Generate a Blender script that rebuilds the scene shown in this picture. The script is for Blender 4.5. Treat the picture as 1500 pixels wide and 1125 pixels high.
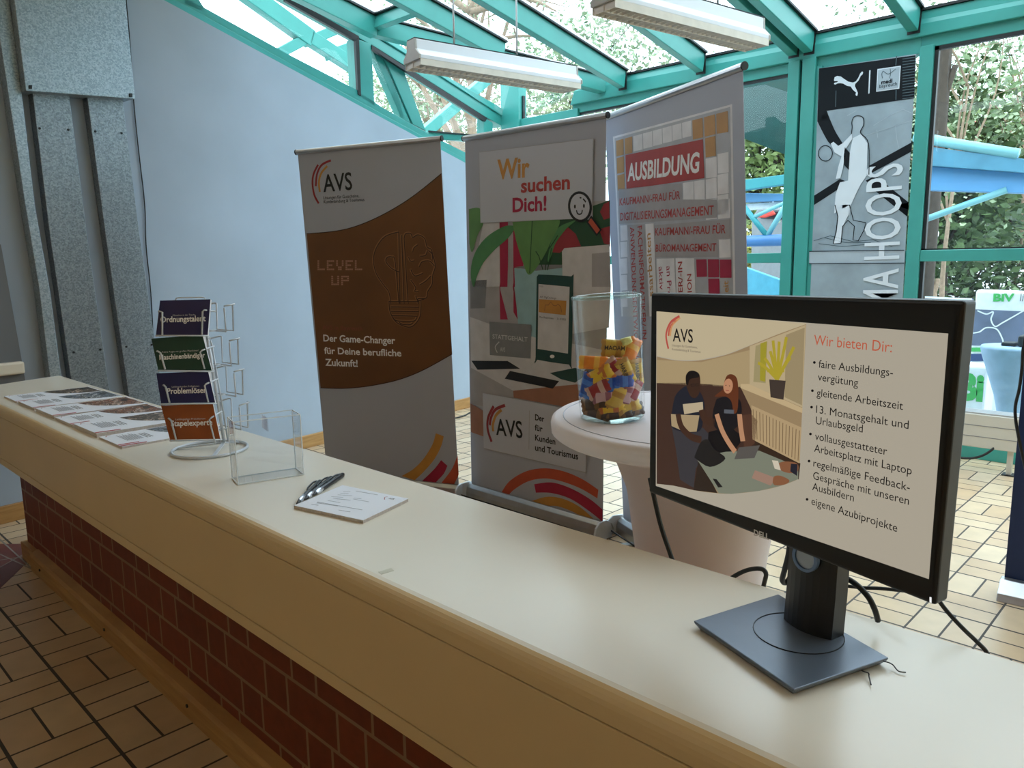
import bpy, bmesh, math, random
from mathutils import Vector, Matrix
random.seed(7)
for _o in list(bpy.data.objects): bpy.data.objects.remove(_o)
SC = bpy.context.scene
COL = SC.collection

# ------------------------------------------------------------------ camera
EYE = 1.42
FPX = 1117.7684
RX = Vector((0.69592208, -0.12494965, 0.70716338))
RY = Vector((-0.7179553, -0.10014398, 0.68884786))
RZ = Vector((-0.01525314, -0.98709613, -0.15940067))
cam_d = bpy.data.cameras.new('camera')
cam_d.sensor_width = 36.0
cam_d.sensor_fit = 'HORIZONTAL'
cam_d.lens = 36.0 * FPX / 1500.0
cam_d.clip_start = 0.02
cam_d.clip_end = 500
cam = bpy.data.objects.new('camera', cam_d)
COL.objects.link(cam)
cam.matrix_world = Matrix(((RX[0], -RX[1], -RX[2], 0), (RY[0], -RY[1], -RY[2], 0), (RZ[0], -RZ[1], -RZ[2], EYE), (0, 0, 0, 1)))
SC.camera = cam

# ------------------------------------------------------------------ light: overcast daylight
wd = bpy.data.worlds.new('overcast_sky')
SC.world = wd
wd.use_nodes = True
nt = wd.node_tree
nt.nodes.clear()
wo = nt.nodes.new('ShaderNodeOutputWorld')
bg = nt.nodes.new('ShaderNodeBackground')
tc = nt.nodes.new('ShaderNodeTexCoord')
sx = nt.nodes.new('ShaderNodeSeparateXYZ')
rp = nt.nodes.new('ShaderNodeValToRGB')
rp.color_ramp.elements[0].position = 0.45
rp.color_ramp.elements[0].color = (0.20, 0.21, 0.20, 1)
rp.color_ramp.elements[1].position = 0.53
rp.color_ramp.elements[1].color = (0.60, 0.69, 0.78, 1)
_e = rp.color_ramp.elements.new(0.95); _e.color = (0.97, 1.06, 1.17, 1)
mm = nt.nodes.new('ShaderNodeMath'); mm.operation = 'MULTIPLY_ADD'
mm.inputs[1].default_value = 0.5; mm.inputs[2].default_value = 0.5
nt.links.new(tc.outputs['Generated'], sx.inputs[0])
nt.links.new(sx.outputs['Z'], mm.inputs[0])
nt.links.new(mm.outputs[0], rp.inputs[0])
nt.links.new(rp.outputs[0], bg.inputs[0])
nt.links.new(bg.outputs[0], wo.inputs[0])
bg.inputs[1].default_value = 5.0
SC.view_settings.view_transform = 'Standard'
SC.view_settings.look = 'None'
SC.view_settings.exposure = 0.0
SC.view_settings.gamma = 1.0
SC.view_settings.use_curve_mapping = False
try:
    SC.cycles.use_denoising = True
    SC.cycles.max_bounces = 12
    SC.cycles.diffuse_bounces = 5
    SC.cycles.transparent_max_bounces = 24
    SC.cycles.sample_clamp_indirect = 6
    SC.cycles.caustics_reflective = False
    SC.cycles.caustics_refractive = False
except Exception:
    pass

# ------------------------------------------------------------------ helpers
def V(*a): return Vector(a)
UP = V(0, 0, 1)
def ray(x, y):
    c = V(x - 750.0, y - 562.5, FPX)
    return V(RX.dot(c), RY.dot(c), RZ.dot(c))
def onz(x, y, z):
    d = ray(x, y); t = (z - EYE) / d.z
    return V(0, 0, EYE) + d * t
def onp(x, y, p0, n):
    d = ray(x, y); e = V(0, 0, EYE)
    return e + d * ((p0 - e).dot(n) / d.dot(n))
def onx(x, y, X): return onp(x, y, V(X, 0, 0), V(1, 0, 0))

def lin(c):
    c = c / 255.0
    return c / 12.92 if c <= 0.04045 else ((c + 0.055) / 1.055) ** 2.4
def rgb(r, g, b): return (lin(r), lin(g), lin(b), 1.0)

MATS = {}
def mat(name, col, rough=0.5, metal=0.0, var=0.08, scale=12.0, bump=0.0, spec=0.5, emit=None, alpha=None):
    if name in MATS: return MATS[name]
    m = bpy.data.materials.new(name); m.use_nodes = True
    t = m.node_tree; b = t.nodes['Principled BSDF']
    b.inputs['Roughness'].default_value = rough
    b.inputs['Metallic'].default_value = metal
    b.inputs['Specular IOR Level'].default_value = spec
    no = t.nodes.new('ShaderNodeTexNoise'); no.inputs['Scale'].default_value = scale; no.inputs['Detail'].default_value = 4
    co = t.nodes.new('ShaderNodeTexCoord'); t.links.new(co.outputs['Object'], no.inputs['Vector'])
    r = t.nodes.new('ShaderNodeValToRGB')
    r.color_ramp.elements[0].position = 0.3; r.color_ramp.elements[1].position = 0.7
    lo = 1 - var; hi = 1 + var
    r.color_ramp.elements[0].color = (col[0] * lo, col[1] * lo, col[2] * lo, 1)
    r.color_ramp.elements[1].color = (min(1, col[0] * hi), min(1, col[1] * hi), min(1, col[2] * hi), 1)
    t.links.new(no.outputs['Fac'], r.inputs[0]); t.links.new(r.outputs[0], b.inputs['Base Color'])
    if bump:
        bp = t.nodes.new('ShaderNodeBump'); bp.inputs['Strength'].default_value = bump; bp.inputs['Distance'].default_value = 0.01
        t.links.new(no.outputs['Fac'], bp.inputs['Height']); t.links.new(bp.outputs[0], b.inputs['Normal'])
    if emit:
        t.links.new(r.outputs[0], b.inputs['Emission Color']); b.inputs['Emission Strength'].default_value = emit
    MATS[name] = m
    return m
def glass(name, tint=(0.93, 0.97, 0.96, 1), ior=1.45, refl=1.0, rough=0.0):
    m = bpy.data.materials.new(name); m.use_nodes = True
    t = m.node_tree; t.nodes.clear()
    o = t.nodes.new('ShaderNodeOutputMaterial'); mx = t.nodes.new('ShaderNodeMixShader')
    tr = t.nodes.new('ShaderNodeBsdfTransparent'); tr.inputs[0].default_value = tint
    gl = t.nodes.new('ShaderNodeBsdfGlossy'); gl.inputs['Roughness'].default_value = rough
    fr = t.nodes.new('ShaderNodeFresnel'); fr.inputs[0].default_value = ior
    mu = t.nodes.new('ShaderNodeMath'); mu.operation = 'MULTIPLY'; mu.inputs[1].default_value = refl
    ge = t.nodes.new('ShaderNodeNewGeometry'); mi = t.nodes.new('ShaderNodeMapRange')
    mi.inputs['To Min'].default_value = ior; mi.inputs['To Max'].default_value = 1 / ior
    t.links.new(ge.outputs['Backfacing'], mi.inputs['Value']); t.links.new(mi.outputs[0], fr.inputs[0])
    t.links.new(fr.outputs[0], mu.inputs[0]); t.links.new(mu.outputs[0], mx.inputs[0])
    t.links.new(tr.outputs[0], mx.inputs[1]); t.links.new(gl.outputs[0], mx.inputs[2]); t.links.new(mx.outputs[0], o.inputs[0])
    MATS[name] = m
    return m

def wm(o):
    m = o.matrix_basis.copy()
    while o.parent:
        o = o.parent; m = o.matrix_basis @ m
    return m
def props(o, label=None, cat=None, group=None, kind=None):
    if label: o['label'] = label
    if cat: o['category'] = cat
    if group: o['group'] = group
    if kind: o['kind'] = kind
    return o
def thing(name, label, cat, loc=(0, 0, 0), rz=0.0, group=None):
    o = bpy.data.objects.new(name, None); COL.objects.link(o)
    o.empty_display_size = 0.1
    o.location = loc; o.rotation_euler = (0, 0, rz)
    return props(o, label, cat, group)
def struct(name, loc=(0, 0, 0)):
    o = bpy.data.objects.new(name, None); COL.objects.link(o); o.location = loc
    o['kind'] = 'structure'
    return o
def obj(name, bm, m, parent=None, smooth=False, bevel=0.0, seg=2, local=False, recalc=True):
    """bm is given in world coordinates (local=True: in the parent's own)"""
    if recalc: bmesh.ops.recalc_face_normals(bm, faces=bm.faces)
    if parent is not None and not local:
        bm.transform(wm(parent).inverted())
    me = bpy.data.meshes.new(name); bm.to_mesh(me); bm.free()
    for mt in (m if isinstance(m, (list, tuple)) else [m]): me.materials.append(mt)
    if smooth:
        for p in me.polygons: p.use_smooth = True
    o = bpy.data.objects.new(name, me); COL.objects.link(o)
    if parent is not None: o.parent = parent
    if bevel:
        md = o.modifiers.new('bevel', 'BEVEL'); md.width = bevel; md.segments = seg; md.limit_method = 'ANGLE'
    return o
def B(): return bmesh.new()
def box(bm, c, s, rot=None):
    vs = []
    for dx in (-.5, .5):
        for dy in (-.5, .5):
            for dz in (-.5, .5):
                p = V(dx * s[0], dy * s[1], dz * s[2])
                if rot is not None: p = rot @ p
                vs.append(bm.verts.new(p + Vector(c)))
    for f in ((0, 1, 3, 2), (4, 6, 7, 5), (0, 4, 5, 1), (2, 3, 7, 6), (0, 2, 6, 4), (1, 5, 7, 3)):
        bm.faces.new([vs[i] for i in f])
    return bm
def lohi(bm, lo, hi):
    return box(bm, [(a + b) / 2 for a, b in zip(lo, hi)], [abs(b - a) for a, b in zip(lo, hi)])
def beam(bm, a, b, w, h, up=UP):
    """bar from a to b, w sideways, h along up, a-b is the middle of its cross-section"""
    a = Vector(a); b = Vector(b); d = (b - a); L = d.length; d.normalize()
    s = d.cross(up).normalized(); u = s.cross(d).normalized()
    R = Matrix((d, s, u)).transposed()
    return box(bm, (a + b) / 2, (L, w, h), R)
def prism(bm, pts, vec):
    vec = Vector(vec)
    a = [bm.verts.new(Vector(p)) for p in pts]; b = [bm.verts.new(Vector(p) + vec) for p in pts]
    bm.faces.new(a); bm.faces.new(b[::-1])
    n = len(a)
    for i in range(n):
        j = (i + 1) % n
        bm.faces.new((a[i], b[i], b[j], a[j]))
    return bm
def tube(bm, pts, r, seg=8, caps=True, closed=False):
    pts = [Vector(p) for p in pts]; n = len(pts)
    rings = []; prev = None
    for i, p in enumerate(pts):
        if closed: d = pts[(i + 1) % n] - pts[i - 1]
        else: d = (pts[min(i + 1, n - 1)] - pts[max(i - 1, 0)])
        d.normalize()
        if prev is None:
            s = d.orthogonal().normalized()
        else:
            s = (prev - d * prev.dot(d))
            if s.length < 1e-6: s = d.orthogonal()
            s.normalize()
        prev = s; t = d.cross(s)
        rr = r[i] if isinstance(r, (list, tuple)) else r
        rings.append([bm.verts.new(p + (s * math.cos(2 * math.pi * k / seg) + t * math.sin(2 * math.pi * k / seg)) * rr) for k in range(seg)])
    for i in range(n if closed else n - 1):
        A = rings[i]; Bq = rings[(i + 1) % n]
        for k in range(seg):
            bm.faces.new((A[k], A[(k + 1) % seg], Bq[(k + 1) % seg], Bq[k]))
    if caps and not closed:
        bm.faces.new(rings[0][::-1]); bm.faces.new(rings[-1])
    return bm
def smoothpath(pts, n=8):
    pts = [Vector(p) for p in pts]; out = []
    for i in range(len(pts) - 1):
        p0 = pts[max(i - 1, 0)]; p1 = pts[i]; p2 = pts[i + 1]; p3 = pts[min(i + 2, len(pts) - 1)]
        for k in range(n):
            t = k / n
            out.append(0.5 * ((2 * p1) + (p2 - p0) * t + (2 * p0 - 5 * p1 + 4 * p2 - p3) * t * t + (-p0 + 3 * p1 - 3 * p2 + p3) * t ** 3))
    out.append(pts[-1]); return out
def lathe(bm, prof, c=(0, 0, 0), seg=32, rot=None):
    c = Vector(c); rings = []
    for r, z in prof:
        if r < 1e-6:
            p = V(0, 0, z); p = rot @ p if rot is not None else p
            rings.append([bm.verts.new(p + c)])
        else:
            ring = []
            for k in range(seg):
                p = V(r * math.cos(2 * math.pi * k / seg), r * math.sin(2 * math.pi * k / seg), z)
                p = rot @ p if rot is not None else p
                ring.append(bm.verts.new(p + c))
            rings.append(ring)
    for A, Bq in zip(rings, rings[1:]):
        if len(A) == 1 and len(Bq) == 1: continue
        for k in range(seg):
            j = (k + 1) % seg
            if len(A) == 1: bm.faces.new((A[0], Bq[j], Bq[k]))
            elif len(Bq) == 1: bm.faces.new((A[k], A[j], Bq[0]))
            else: bm.faces.new((A[k], A[j], Bq[j], Bq[k]))
    return bm
def copy_tree(o, parent=None):
    c = o.copy(); COL.objects.link(c)
    if parent is not None: c.parent = parent
    for ch in [q for q in bpy.data.objects if q.parent == o]: copy_tree(ch, c)
    return c

# ---- printed surfaces: everything printed on a sheet is a thin polygon lying on it
_cap = {}
def text_mesh(s, bold=0.0, shear=0.0, space=1.0):
    cu = bpy.data.curves.new('lettering', 'FONT'); cu.body = s; cu.size = 1.0
    cu.offset = bold; cu.shear = shear; cu.space_character = space
    cu.resolution_u = 3
    o = bpy.data.objects.new('lettering', cu); COL.objects.link(o)
    dg = bpy.context.evaluated_depsgraph_get()
    me = bpy.data.meshes.new_from_object(o.evaluated_get(dg))
    bpy.data.objects.remove(o); bpy.data.curves.remove(cu)
    return me
def cap_h(bold):
    if bold not in _cap:
        me = text_mesh('H', bold); _cap[bold] = max(v.co.y for v in me.vertices); bpy.data.meshes.remove(me)
    return _cap[bold]
class Sheet:
    """a flat printed sheet; positions on it are given as photo pixels projected on its plane, or as (u, v) metres"""
    def __init__(self, part, p0, u, v, step=0.0006):
        self.part = part; self.p0 = Vector(p0); self.u = Vector(u).normalized(); self.v = Vector(v).normalized()
        self.n = self.u.cross(self.v).normalized(); self.step = step
        if self.n.dot(V(0, 0, EYE) - self.p0) < 0: self.n = -self.n
    def px(self, x, y): return onp(x, y, self.p0, self.n)
    def uv(self, a, b): return self.p0 + self.u * a + self.v * b
    def _put(self, name, bm, m, label):
        for f in bm.faces:
            f.normal_update()
            if f.normal.dot(self.n) < 0: f.normal_flip()
        o = obj(name, bm, m, self.part, recalc=False)
        if label: o['label'] = label
        return o
    def shapes(self, name, polys, m, layer=1, px=True, label=None):
        for pl in polys:
            bm = B()
            q = [(self.px(*p) if px else self.uv(*p)) + self.n * self.step * layer for p in pl]
            bm.faces.new([bm.verts.new(p) for p in q])
            bmesh.ops.remove_doubles(bm, verts=bm.verts, dist=1e-5)
            bmesh.ops.triangulate(bm, faces=[f for f in bm.faces if len(f.verts) > 4])
            o = self._put(name, bm, m, label)
        return o
    def lines(self, name, paths, w, m, layer=2, px=True, closed=False, label=None):
        """strokes of width w metres"""
        for pts in paths:
            bm = B()
            P = [(self.px(*p) if px else self.uv(*p)) + self.n * self.step * layer for p in pts]
            if closed: P = P + [P[0]]
            L = []; R = []; N = len(P)
            for i, p in enumerate(P):
                if closed and i in (0, N - 1): d = P[1] - P[-2]
                else: d = P[min(i + 1, N - 1)] - P[max(i - 1, 0)]
                if d.length < 1e-9: d = self.u.copy()
                s = self.n.cross(d.normalized()) * w * 0.5
                L.append(bm.verts.new(p + s)); R.append(bm.verts.new(p - s))
            for i in range(N - 1):
                bm.faces.new((R[i], R[i + 1], L[i + 1], L[i]))
            o = self._put(name, bm, m, label)
        return o
    def text(self, rows, m, layer=2, name='lettering', bold=0.0, shear=0.0, px=True, label=None):
        """rows: (string, start, end, top) -- baseline from start to end, top is a point at cap height over start"""
        for row in rows:
            bm = B()
            s, a, b, t = row[:4]
            f = self.px if px else self.uv
            A = f(*a); E = f(*b); T = f(*t)
            e1 = (E - A).normalized(); L = (E - A).length
            e2 = self.n.cross(e1).normalized()
            if e2.dot(T - A) < 0: e2 = -e2
            hh = abs((T - A).dot(e2))
            me = text_mesh(s, bold, shear)
            x0 = min(v.co.x for v in me.vertices); x1 = max(v.co.x for v in me.vertices)
            sxx = L / (x1 - x0); syy = hh / cap_h(bold)
            vs = [bm.verts.new(A + e1 * ((v.co.x - x0) * sxx) + e2 * (v.co.y * syy) + self.n * self.step * layer) for v in me.vertices]
            for p in me.polygons:
                try: bm.faces.new([vs[i] for i in p.vertices])
                except ValueError: pass
            bpy.data.meshes.remove(me)
            o = self._put(name, bm, m, label)
        return o
def arcpts(cx, cy, rx, ry, a0, a1, n=20):
    return [(cx + rx * math.cos(math.radians(a0 + (a1 - a0) * i / n)), cy + ry * math.sin(math.radians(a0 + (a1 - a0) * i / n))) for i in range(n + 1)]
def bez(*pts, n=14):
    """smooth curve through 2-D points"""
    q = smoothpath([V(p[0], p[1], 0) for p in pts], n)
    return [(p.x, p.y) for p in q]
# ------------------------------------------------------------------ materials of the room
m_teal = mat('teal_steel', rgb(60, 150, 142), 0.35, 0, 0.05, 6)
m_gasket = mat('black_gasket', rgb(18, 22, 24), 0.5)
m_silver_bar = mat('bright_glazing_bar', rgb(215, 222, 226), 0.35, 0.3)
m_wallL = mat('pale_blue_plaster', rgb(166, 181, 199), 0.85, 0, 0.05, 2.2, 0.06)
m_wallD = mat('ochre_plaster', rgb(228, 202, 160), 0.9, 0, 0.05, 3, 0.05)  # unseen room surfaces; ochre invented to throw warm bounce onto the counter front
m_greyp = mat('grey_panel', rgb(118, 122, 128), 0.8, 0, 0.04, 3)
m_cream = mat('cream_laminate', rgb(234, 226, 210), 0.27, 0, 0.02, 3, 0.0, 0.5)
m_tan_lam = mat('tan_laminate', rgb(222, 197, 152), 0.4, 0, 0.03, 3)
m_pane = glass('window_glass', (0.90, 0.96, 0.95, 1), 1.5, 0.55)
m_roofpane = glass('roof_glass', (0.93, 0.97, 0.97, 1), 1.45, 0.7)

def wood(name, c1, c2):
    m = mat(name, c1, 0.45)
    t = m.node_tree; b = t.nodes['Principled BSDF']
    co = t.nodes.new('ShaderNodeTexCoord'); mp = t.nodes.new('ShaderNodeMapping'); mp.inputs['Scale'].default_value = (1.2, 1.2, 14)
    no = t.nodes.new('ShaderNodeTexNoise'); no.inputs['Scale'].default_value = 3; no.inputs['Detail'].default_value = 6; no.inputs['Distortion'].default_value = 0.6
    r = t.nodes.new('ShaderNodeValToRGB'); r.color_ramp.elements[0].color = c1; r.color_ramp.elements[1].color = c2
    r.color_ramp.elements[0].position = 0.35; r.color_ramp.elements[1].position = 0.68
    t.links.new(co.outputs['Object'], mp.inputs[0]); t.links.new(mp.outputs[0], no.inputs['Vector']); t.links.new(no.outputs['Fac'], r.inputs[0]); t.links.new(r.outputs[0], b.inputs['Base Color'])
    return m
m_wood = wood('oak_skirting', rgb(166, 122, 70), rgb(190, 148, 92))

def floor_material():
    m = bpy.data.materials.new('basket_weave_tiles'); m.use_nodes = True
    t = m.node_tree; N = t.nodes; L = t.links; b = N['Principled BSDF']
    def mth(op, a, bb=None, c=None):
        n = N.new('ShaderNodeMath'); n.operation = op
        for i, v in enumerate((a, bb, c)):
            if v is None: continue
            if isinstance(v, (int, float)): n.inputs[i].default_value = v
            else: L.new(v, n.inputs[i])
        return n.outputs[0]
    co = N.new('ShaderNodeTexCoord'); s = N.new('ShaderNodeSeparateXYZ'); L.new(co.outputs['Object'], s.inputs[0])
    MOD = 0.2365
    u = mth('DIVIDE', mth('SUBTRACT', s.outputs['X'], 0.657 - 10 * MOD), MOD)
    v = mth('DIVIDE', mth('SUBTRACT', s.outputs['Y'], 2.0967 * 1.42 - 40 * MOD), MOD)
    cu = mth('FLOOR', u); cv = mth('FLOOR', v)
    fu = mth('FRACT', u); fv = mth('FRACT', v)
    par = mth('MODULO', mth('ADD', mth('ADD', cu, cv), 100), 2)      # 0: two tiles lying along x, 1: along y
    # distance to cell borders
    def edge(f, k):
        g = mth('FRACT', mth('MULTIPLY', f, k))
        return mth('DIVIDE', mth('MINIMUM', g, mth('SUBTRACT', 1, g)), k)
    du1 = edge(fu, 1); dv1 = edge(fv, 1); du2 = edge(fu, 2); dv2 = edge(fv, 2)
    jw = 0.017; jt = 0.022
    border = mth('MAXIMUM', mth('LESS_THAN', du1, jt), mth('LESS_THAN', dv1, jw))
    mid = mth('ADD', mth('MULTIPLY', par, mth('LESS_THAN', du2, jw)), mth('MULTIPLY', mth('SUBTRACT', 1, par), mth('LESS_THAN', dv2, jw)))
    joint = mth('MINIMUM', mth('MAXIMUM', border, mid), 1)
    # per tile tone
    hu = mth('FLOOR', mth('MULTIPLY', u, 2)); hv = mth('FLOOR', mth('MULTIPLY', v, 2))
    ku = mth('ADD', mth('MULTIPLY', par, hu), mth('MULTIPLY', mth('SUBTRACT', 1, par), mth('MULTIPLY', cu, 2)))
    kv = mth('ADD', mth('MULTIPLY', mth('SUBTRACT', 1, par), hv), mth('MULTIPLY', par, mth('MULTIPLY', cv, 2)))
    cx = N.new('ShaderNodeCombineXYZ'); L.new(ku, cx.inputs[0]); L.new(kv, cx.inputs[1]); L.new(par, cx.inputs[2])
    wn = N.new('ShaderNodeTexWhiteNoise'); wn.noise_dimensions = '3D'; L.new(cx.outputs[0], wn.inputs['Vector'])
    ra = N.new('ShaderNodeValToRGB'); ra.color_ramp.elements[0].color = rgb(206, 174, 136); ra.color_ramp.elements[1].color = rgb(224, 200, 166)
    L.new(wn.outputs['Value'], ra.inputs[0])
    no = N.new('ShaderNodeTexNoise'); no.inputs['Scale'].default_value = 9; no.inputs['Detail'].default_value = 5; L.new(co.outputs['Object'], no.inputs['Vector'])
    mx = N.new('ShaderNodeMixRGB'); mx.blend_type = 'MULTIPLY'; mx.inputs[0].default_value = 0.35
    L.new(ra.outputs[0], mx.inputs[1]); L.new(no.outputs['Fac'], mx.inputs[2])
    m2 = N.new('ShaderNodeMixRGB'); L.new(joint, m2.inputs[0]); L.new(mx.outputs[0], m2.inputs[1]); m2.inputs[2].default_value = rgb(62, 56, 52)
    L.new(m2.outputs[0], b.inputs['Base Color'])
    rr = mth('ADD', mth('MULTIPLY', joint, 0.4), 0.28); L.new(rr, b.inputs['Roughness'])
    bp = N.new('ShaderNodeBump'); bp.inputs['Strength'].default_value = 0.5; bp.inputs['Distance'].default_value = 0.004
    L.new(mth('SUBTRACT', 1, joint), bp.inputs['Height']); L.new(bp.outputs[0], b.inputs['Normal'])
    return m
m_floor = floor_material()

# ------------------------------------------------------------------ shell
bm = B(); lohi(bm, (-4.2, -4.2, -0.12), (6.12, 6.2, 0.0)); o = obj('floor', bm, m_floor); o['kind'] = 'structure'
W0 = V(3.0334, 5.2247, 0); WD = V(0.99201, 0.12615, 0).normalized(); WN = V(WD.y, -WD.x, 0)   # WN looks into the room
def onw(x, y, off=0.0): return onp(x, y, W0 + WN * off, WN)
# strip of glazing above the wall stands on its outer face
S0 = V(4.2, 5.81, 0); SD = V(1.83, 0.11, 0).normalized(); SN = V(SD.y, -SD.x, 0)
def ons(x, y, off=0.0): return onp(x, y, S0 + SN * off, SN)
# sloping top edge of the wall
ra, rb = onw(240, 0), onw(682, 238.7)
slope = (rb.z - ra.z) / (rb - ra).dot(WD)
def wtop(s): return ra.z + (s - (ra - W0).dot(WD)) * slope
def wpt(s, z, off=0.0): q = W0 + WD * s + WN * off; return V(q.x, q.y, z)
bm = B(); s0, s1 = -7.3, 2.92
prism(bm, [wpt(s0, 0), wpt(s1, 0), wpt(s1, wtop(s1)), wpt(-1.6, wtop(-1.6)), wpt(s0, wtop(-1.6))], -WN * 0.28)
o = obj('wall_left', bm, m_wallL); o['kind'] = 'structure'
bm = B(); prism(bm, [wpt(-7.3, 0.0, 0.0), wpt(2.75, 0.0, 0.0), wpt(2.75, 0.10, 0.0), wpt(-7.3, 0.10, 0.0)], WN * 0.022)
o = obj('baseboard_left', bm, m_wood, bevel=0.004); o['kind'] = 'structure'
bm = B(); lohi(bm, (-4.3, -4.2, 0), (-4.2, 4.6, 4.0)); o = obj('wall_rear', bm, m_wallD); o['kind'] = 'structure'
bm = B(); lohi(bm, (-4.2, -4.3, 0), (6.2, -4.2, 4.0)); o = obj('wall_side', bm, m_wallD); o['kind'] = 'structure'
CEILX = 2.8  # unseen ceiling edge, shaped to keep daylight off the banner fronts
bm = B(); lohi(bm, (-4.3, -4.3, 4.15), (CEILX, 6.0, 4.3)); o = obj('ceiling', bm, m_wallD); o['kind'] = 'structure'
# grey field and cream sill at the far left of the wall
bm = B(); prism(bm, [onw(-260, 420, .0), onw(0, 358, .0), onw(31, 530, .0), onw(50, 640, 0), onw(-200, 720, .0)], WN * 0.012)
o = obj('trim_1', bm, m_greyp); o['kind'] = 'structure'
bm = B(); a = onw(-300, 594, 0.0); b_ = onw(31, 531, .0); z0 = b_.z - 0.06
prism(bm, [V(a.x, a.y, z0), V(b_.x, b_.y, z0), V(b_.x, b_.y, z0 + .07), V(a.x, a.y, z0 + .07)], WN * 0.05)
o = obj('trim_2', bm, m_cream, bevel=0.012, seg=3); o['kind'] = 'structure'

# ------------------------------------------------------------------ glazed strip above the wall
win = struct('window_1', (4.0, 5.7, 2.6))
def slab(name, px, plane, n, thick, m, parent, back=0.0, bevel=0.004):
    bm = B(); prism(bm, [plane(x, y, back) for x, y in px], -n * thick); return obj(name, bm, m, parent, bevel=bevel)
slab('bottom_rail', [(150, -64), (240, -8), (440, 103), (608, 194), (735, 263), (735, 250), (635, 199.6), (560, 157), (523, 131.5), (420, 78), (299, 10.7), (170, -58)], ons, SN, 0.10, m_teal, win)
slab('rail_lip', [(240, 2), (440, 113), (608, 205), (735, 274), (735, 262), (608, 193), (440, 101), (240, -10)], ons, SN, 0.05, m_teal, win, 0.03)
slab('stile', [(270, 6), (270, -40), (292, -40), (292, 0), (299, 10.7), (299, 18)], ons, SN, 0.09, m_teal, win)
slab('top_rail', [(330, -55), (420, -4), (523, 54), (545, 66), (588, 93), (709, 170), (738, 186), (738, 172), (622, 98), (543, 50), (455, 0), (380, -43)], ons, SN, 0.14, m_teal, win)
slab('top_rail', [(380, -48), (455, -2), (543, 47), (622, 96), (738, 171), (738, 160), (631, 98), (556, 44), (544, 38), (470, -5), (390, -50)], ons, SN, 0.18, m_teal, win, 0.02)
slab('mullion', [(524, 140), (520, 56), (544, 64), (549, 156)], ons, SN, 0.12, m_teal, win)
slab('gasket', [(522, 60), (418, 1), (420, -6), (526, 53)], ons, SN, 0.03, m_gasket, win, 0.012, 0)
slab('gasket', [(711, 178), (588, 100), (545, 72), (545, 66), (588, 94), (714, 173)], ons, SN, 0.03, m_gasket, win, 0.012, 0)
slab('gasket', [(521, 58), (525, 138), (529, 140), (526, 54)], ons, SN, 0.03, m_gasket, win, 0.012, 0)
slab('diagonal_brace', [(546, 74), (560, 84), (602, 181), (588, 173)], ons, SN, 0.08, m_teal, win, -0.05)
slab('diagonal_brace', [(563, 84), (592, 103), (595, 113), (624, 192), (605, 182)], ons, SN, 0.08, m_teal, win, -0.04)
slab('stile', [(709, 172), (722, 180), (722, 250), (709, 243)], ons, SN, 0.10, m_teal, win)
slab('glazing_bar', [(628, 192), (694, 198), (694, 208), (628, 203)], ons, SN, 0.05, m_teal, win, -0.06)
slab('gasket', [(628, 191), (694, 197), (694, 199), (628, 193.5)], ons, SN, 0.01, m_gasket, win, -0.05, 0)
bm = B(); prism(bm, [ons(x, y, -0.05) for x, y in [(285, -5), (523, 136), (736, 252), (736, 168), (543, 50), (420, -5)]], -SN * 0.008)
obj('glass_pane', bm, m_pane, win)

# ------------------------------------------------------------------ glass roof
MP = V(6.0, 0, 3.11); MN = V(0.2, 0, 1.0).normalized()
def onm(x, y, off=0.0): return onp(x, y, MP + MN * off, MN)
roof = struct('window_2', (4.0, 2.0, 3.4))
def mz(X): return 3.11 + 0.2 * (6.0 - X)
Nn = onm(545, 24); En = onm(880, 111)
# glazing of the main slope and of the folded-down corner
bm = B()
f = [V(6.05, -4.2, mz(6.05)), V(6.05, En.y, mz(6.05)), V(Nn.x, Nn.y, Nn.z), V(CEILX - .05, Nn.y + 0.02, mz(CEILX - .05)), V(CEILX - .05, -4.2, mz(CEILX - .05))]
prism(bm, f, -MN * 0.012); obj('glass_pane', bm, m_roofpane, roof)
Pc = V(6.03, 5.92, 2.86)
bm = B(); prism(bm, [V(Nn.x, Nn.y, Nn.z), V(6.03, En.y, 3.06), V(6.05, 5.92, 2.88)], V(0, 0, -0.01)); obj('corner_pane', bm, m_roofpane, roof)
def rafter(pa, pb, w=0.075, h=0.15, name='rafter', ext=None):
    a = onm(*pa); b2 = onm(*pb)
    if ext is not None:
        d = (b2 - a); a = a + d * ((ext - a.x) / d.x)
    bm = B(); off = MN * (-0.012 - h / 2)
    beam(bm, a + off, b2 + off, w, h, MN); obj(name, bm, m_teal, roof, bevel=0.005)
    bm = B(); beam(bm, a - MN * 0.008, b2 - MN * 0.008, w + 0.05, 0.016, MN); obj('glazing_gasket', bm, m_gasket, roof)
    bm = B(); beam(bm, a + MN * 0.012, b2 + MN * 0.012, w + 0.012, 0.02, MN); obj('glazing_cap', bm, m_silver_bar, roof)
def rline(x6, yv, dx=0.0, **k):  # rafter running square to the eaves at y = yv
    return None
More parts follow.
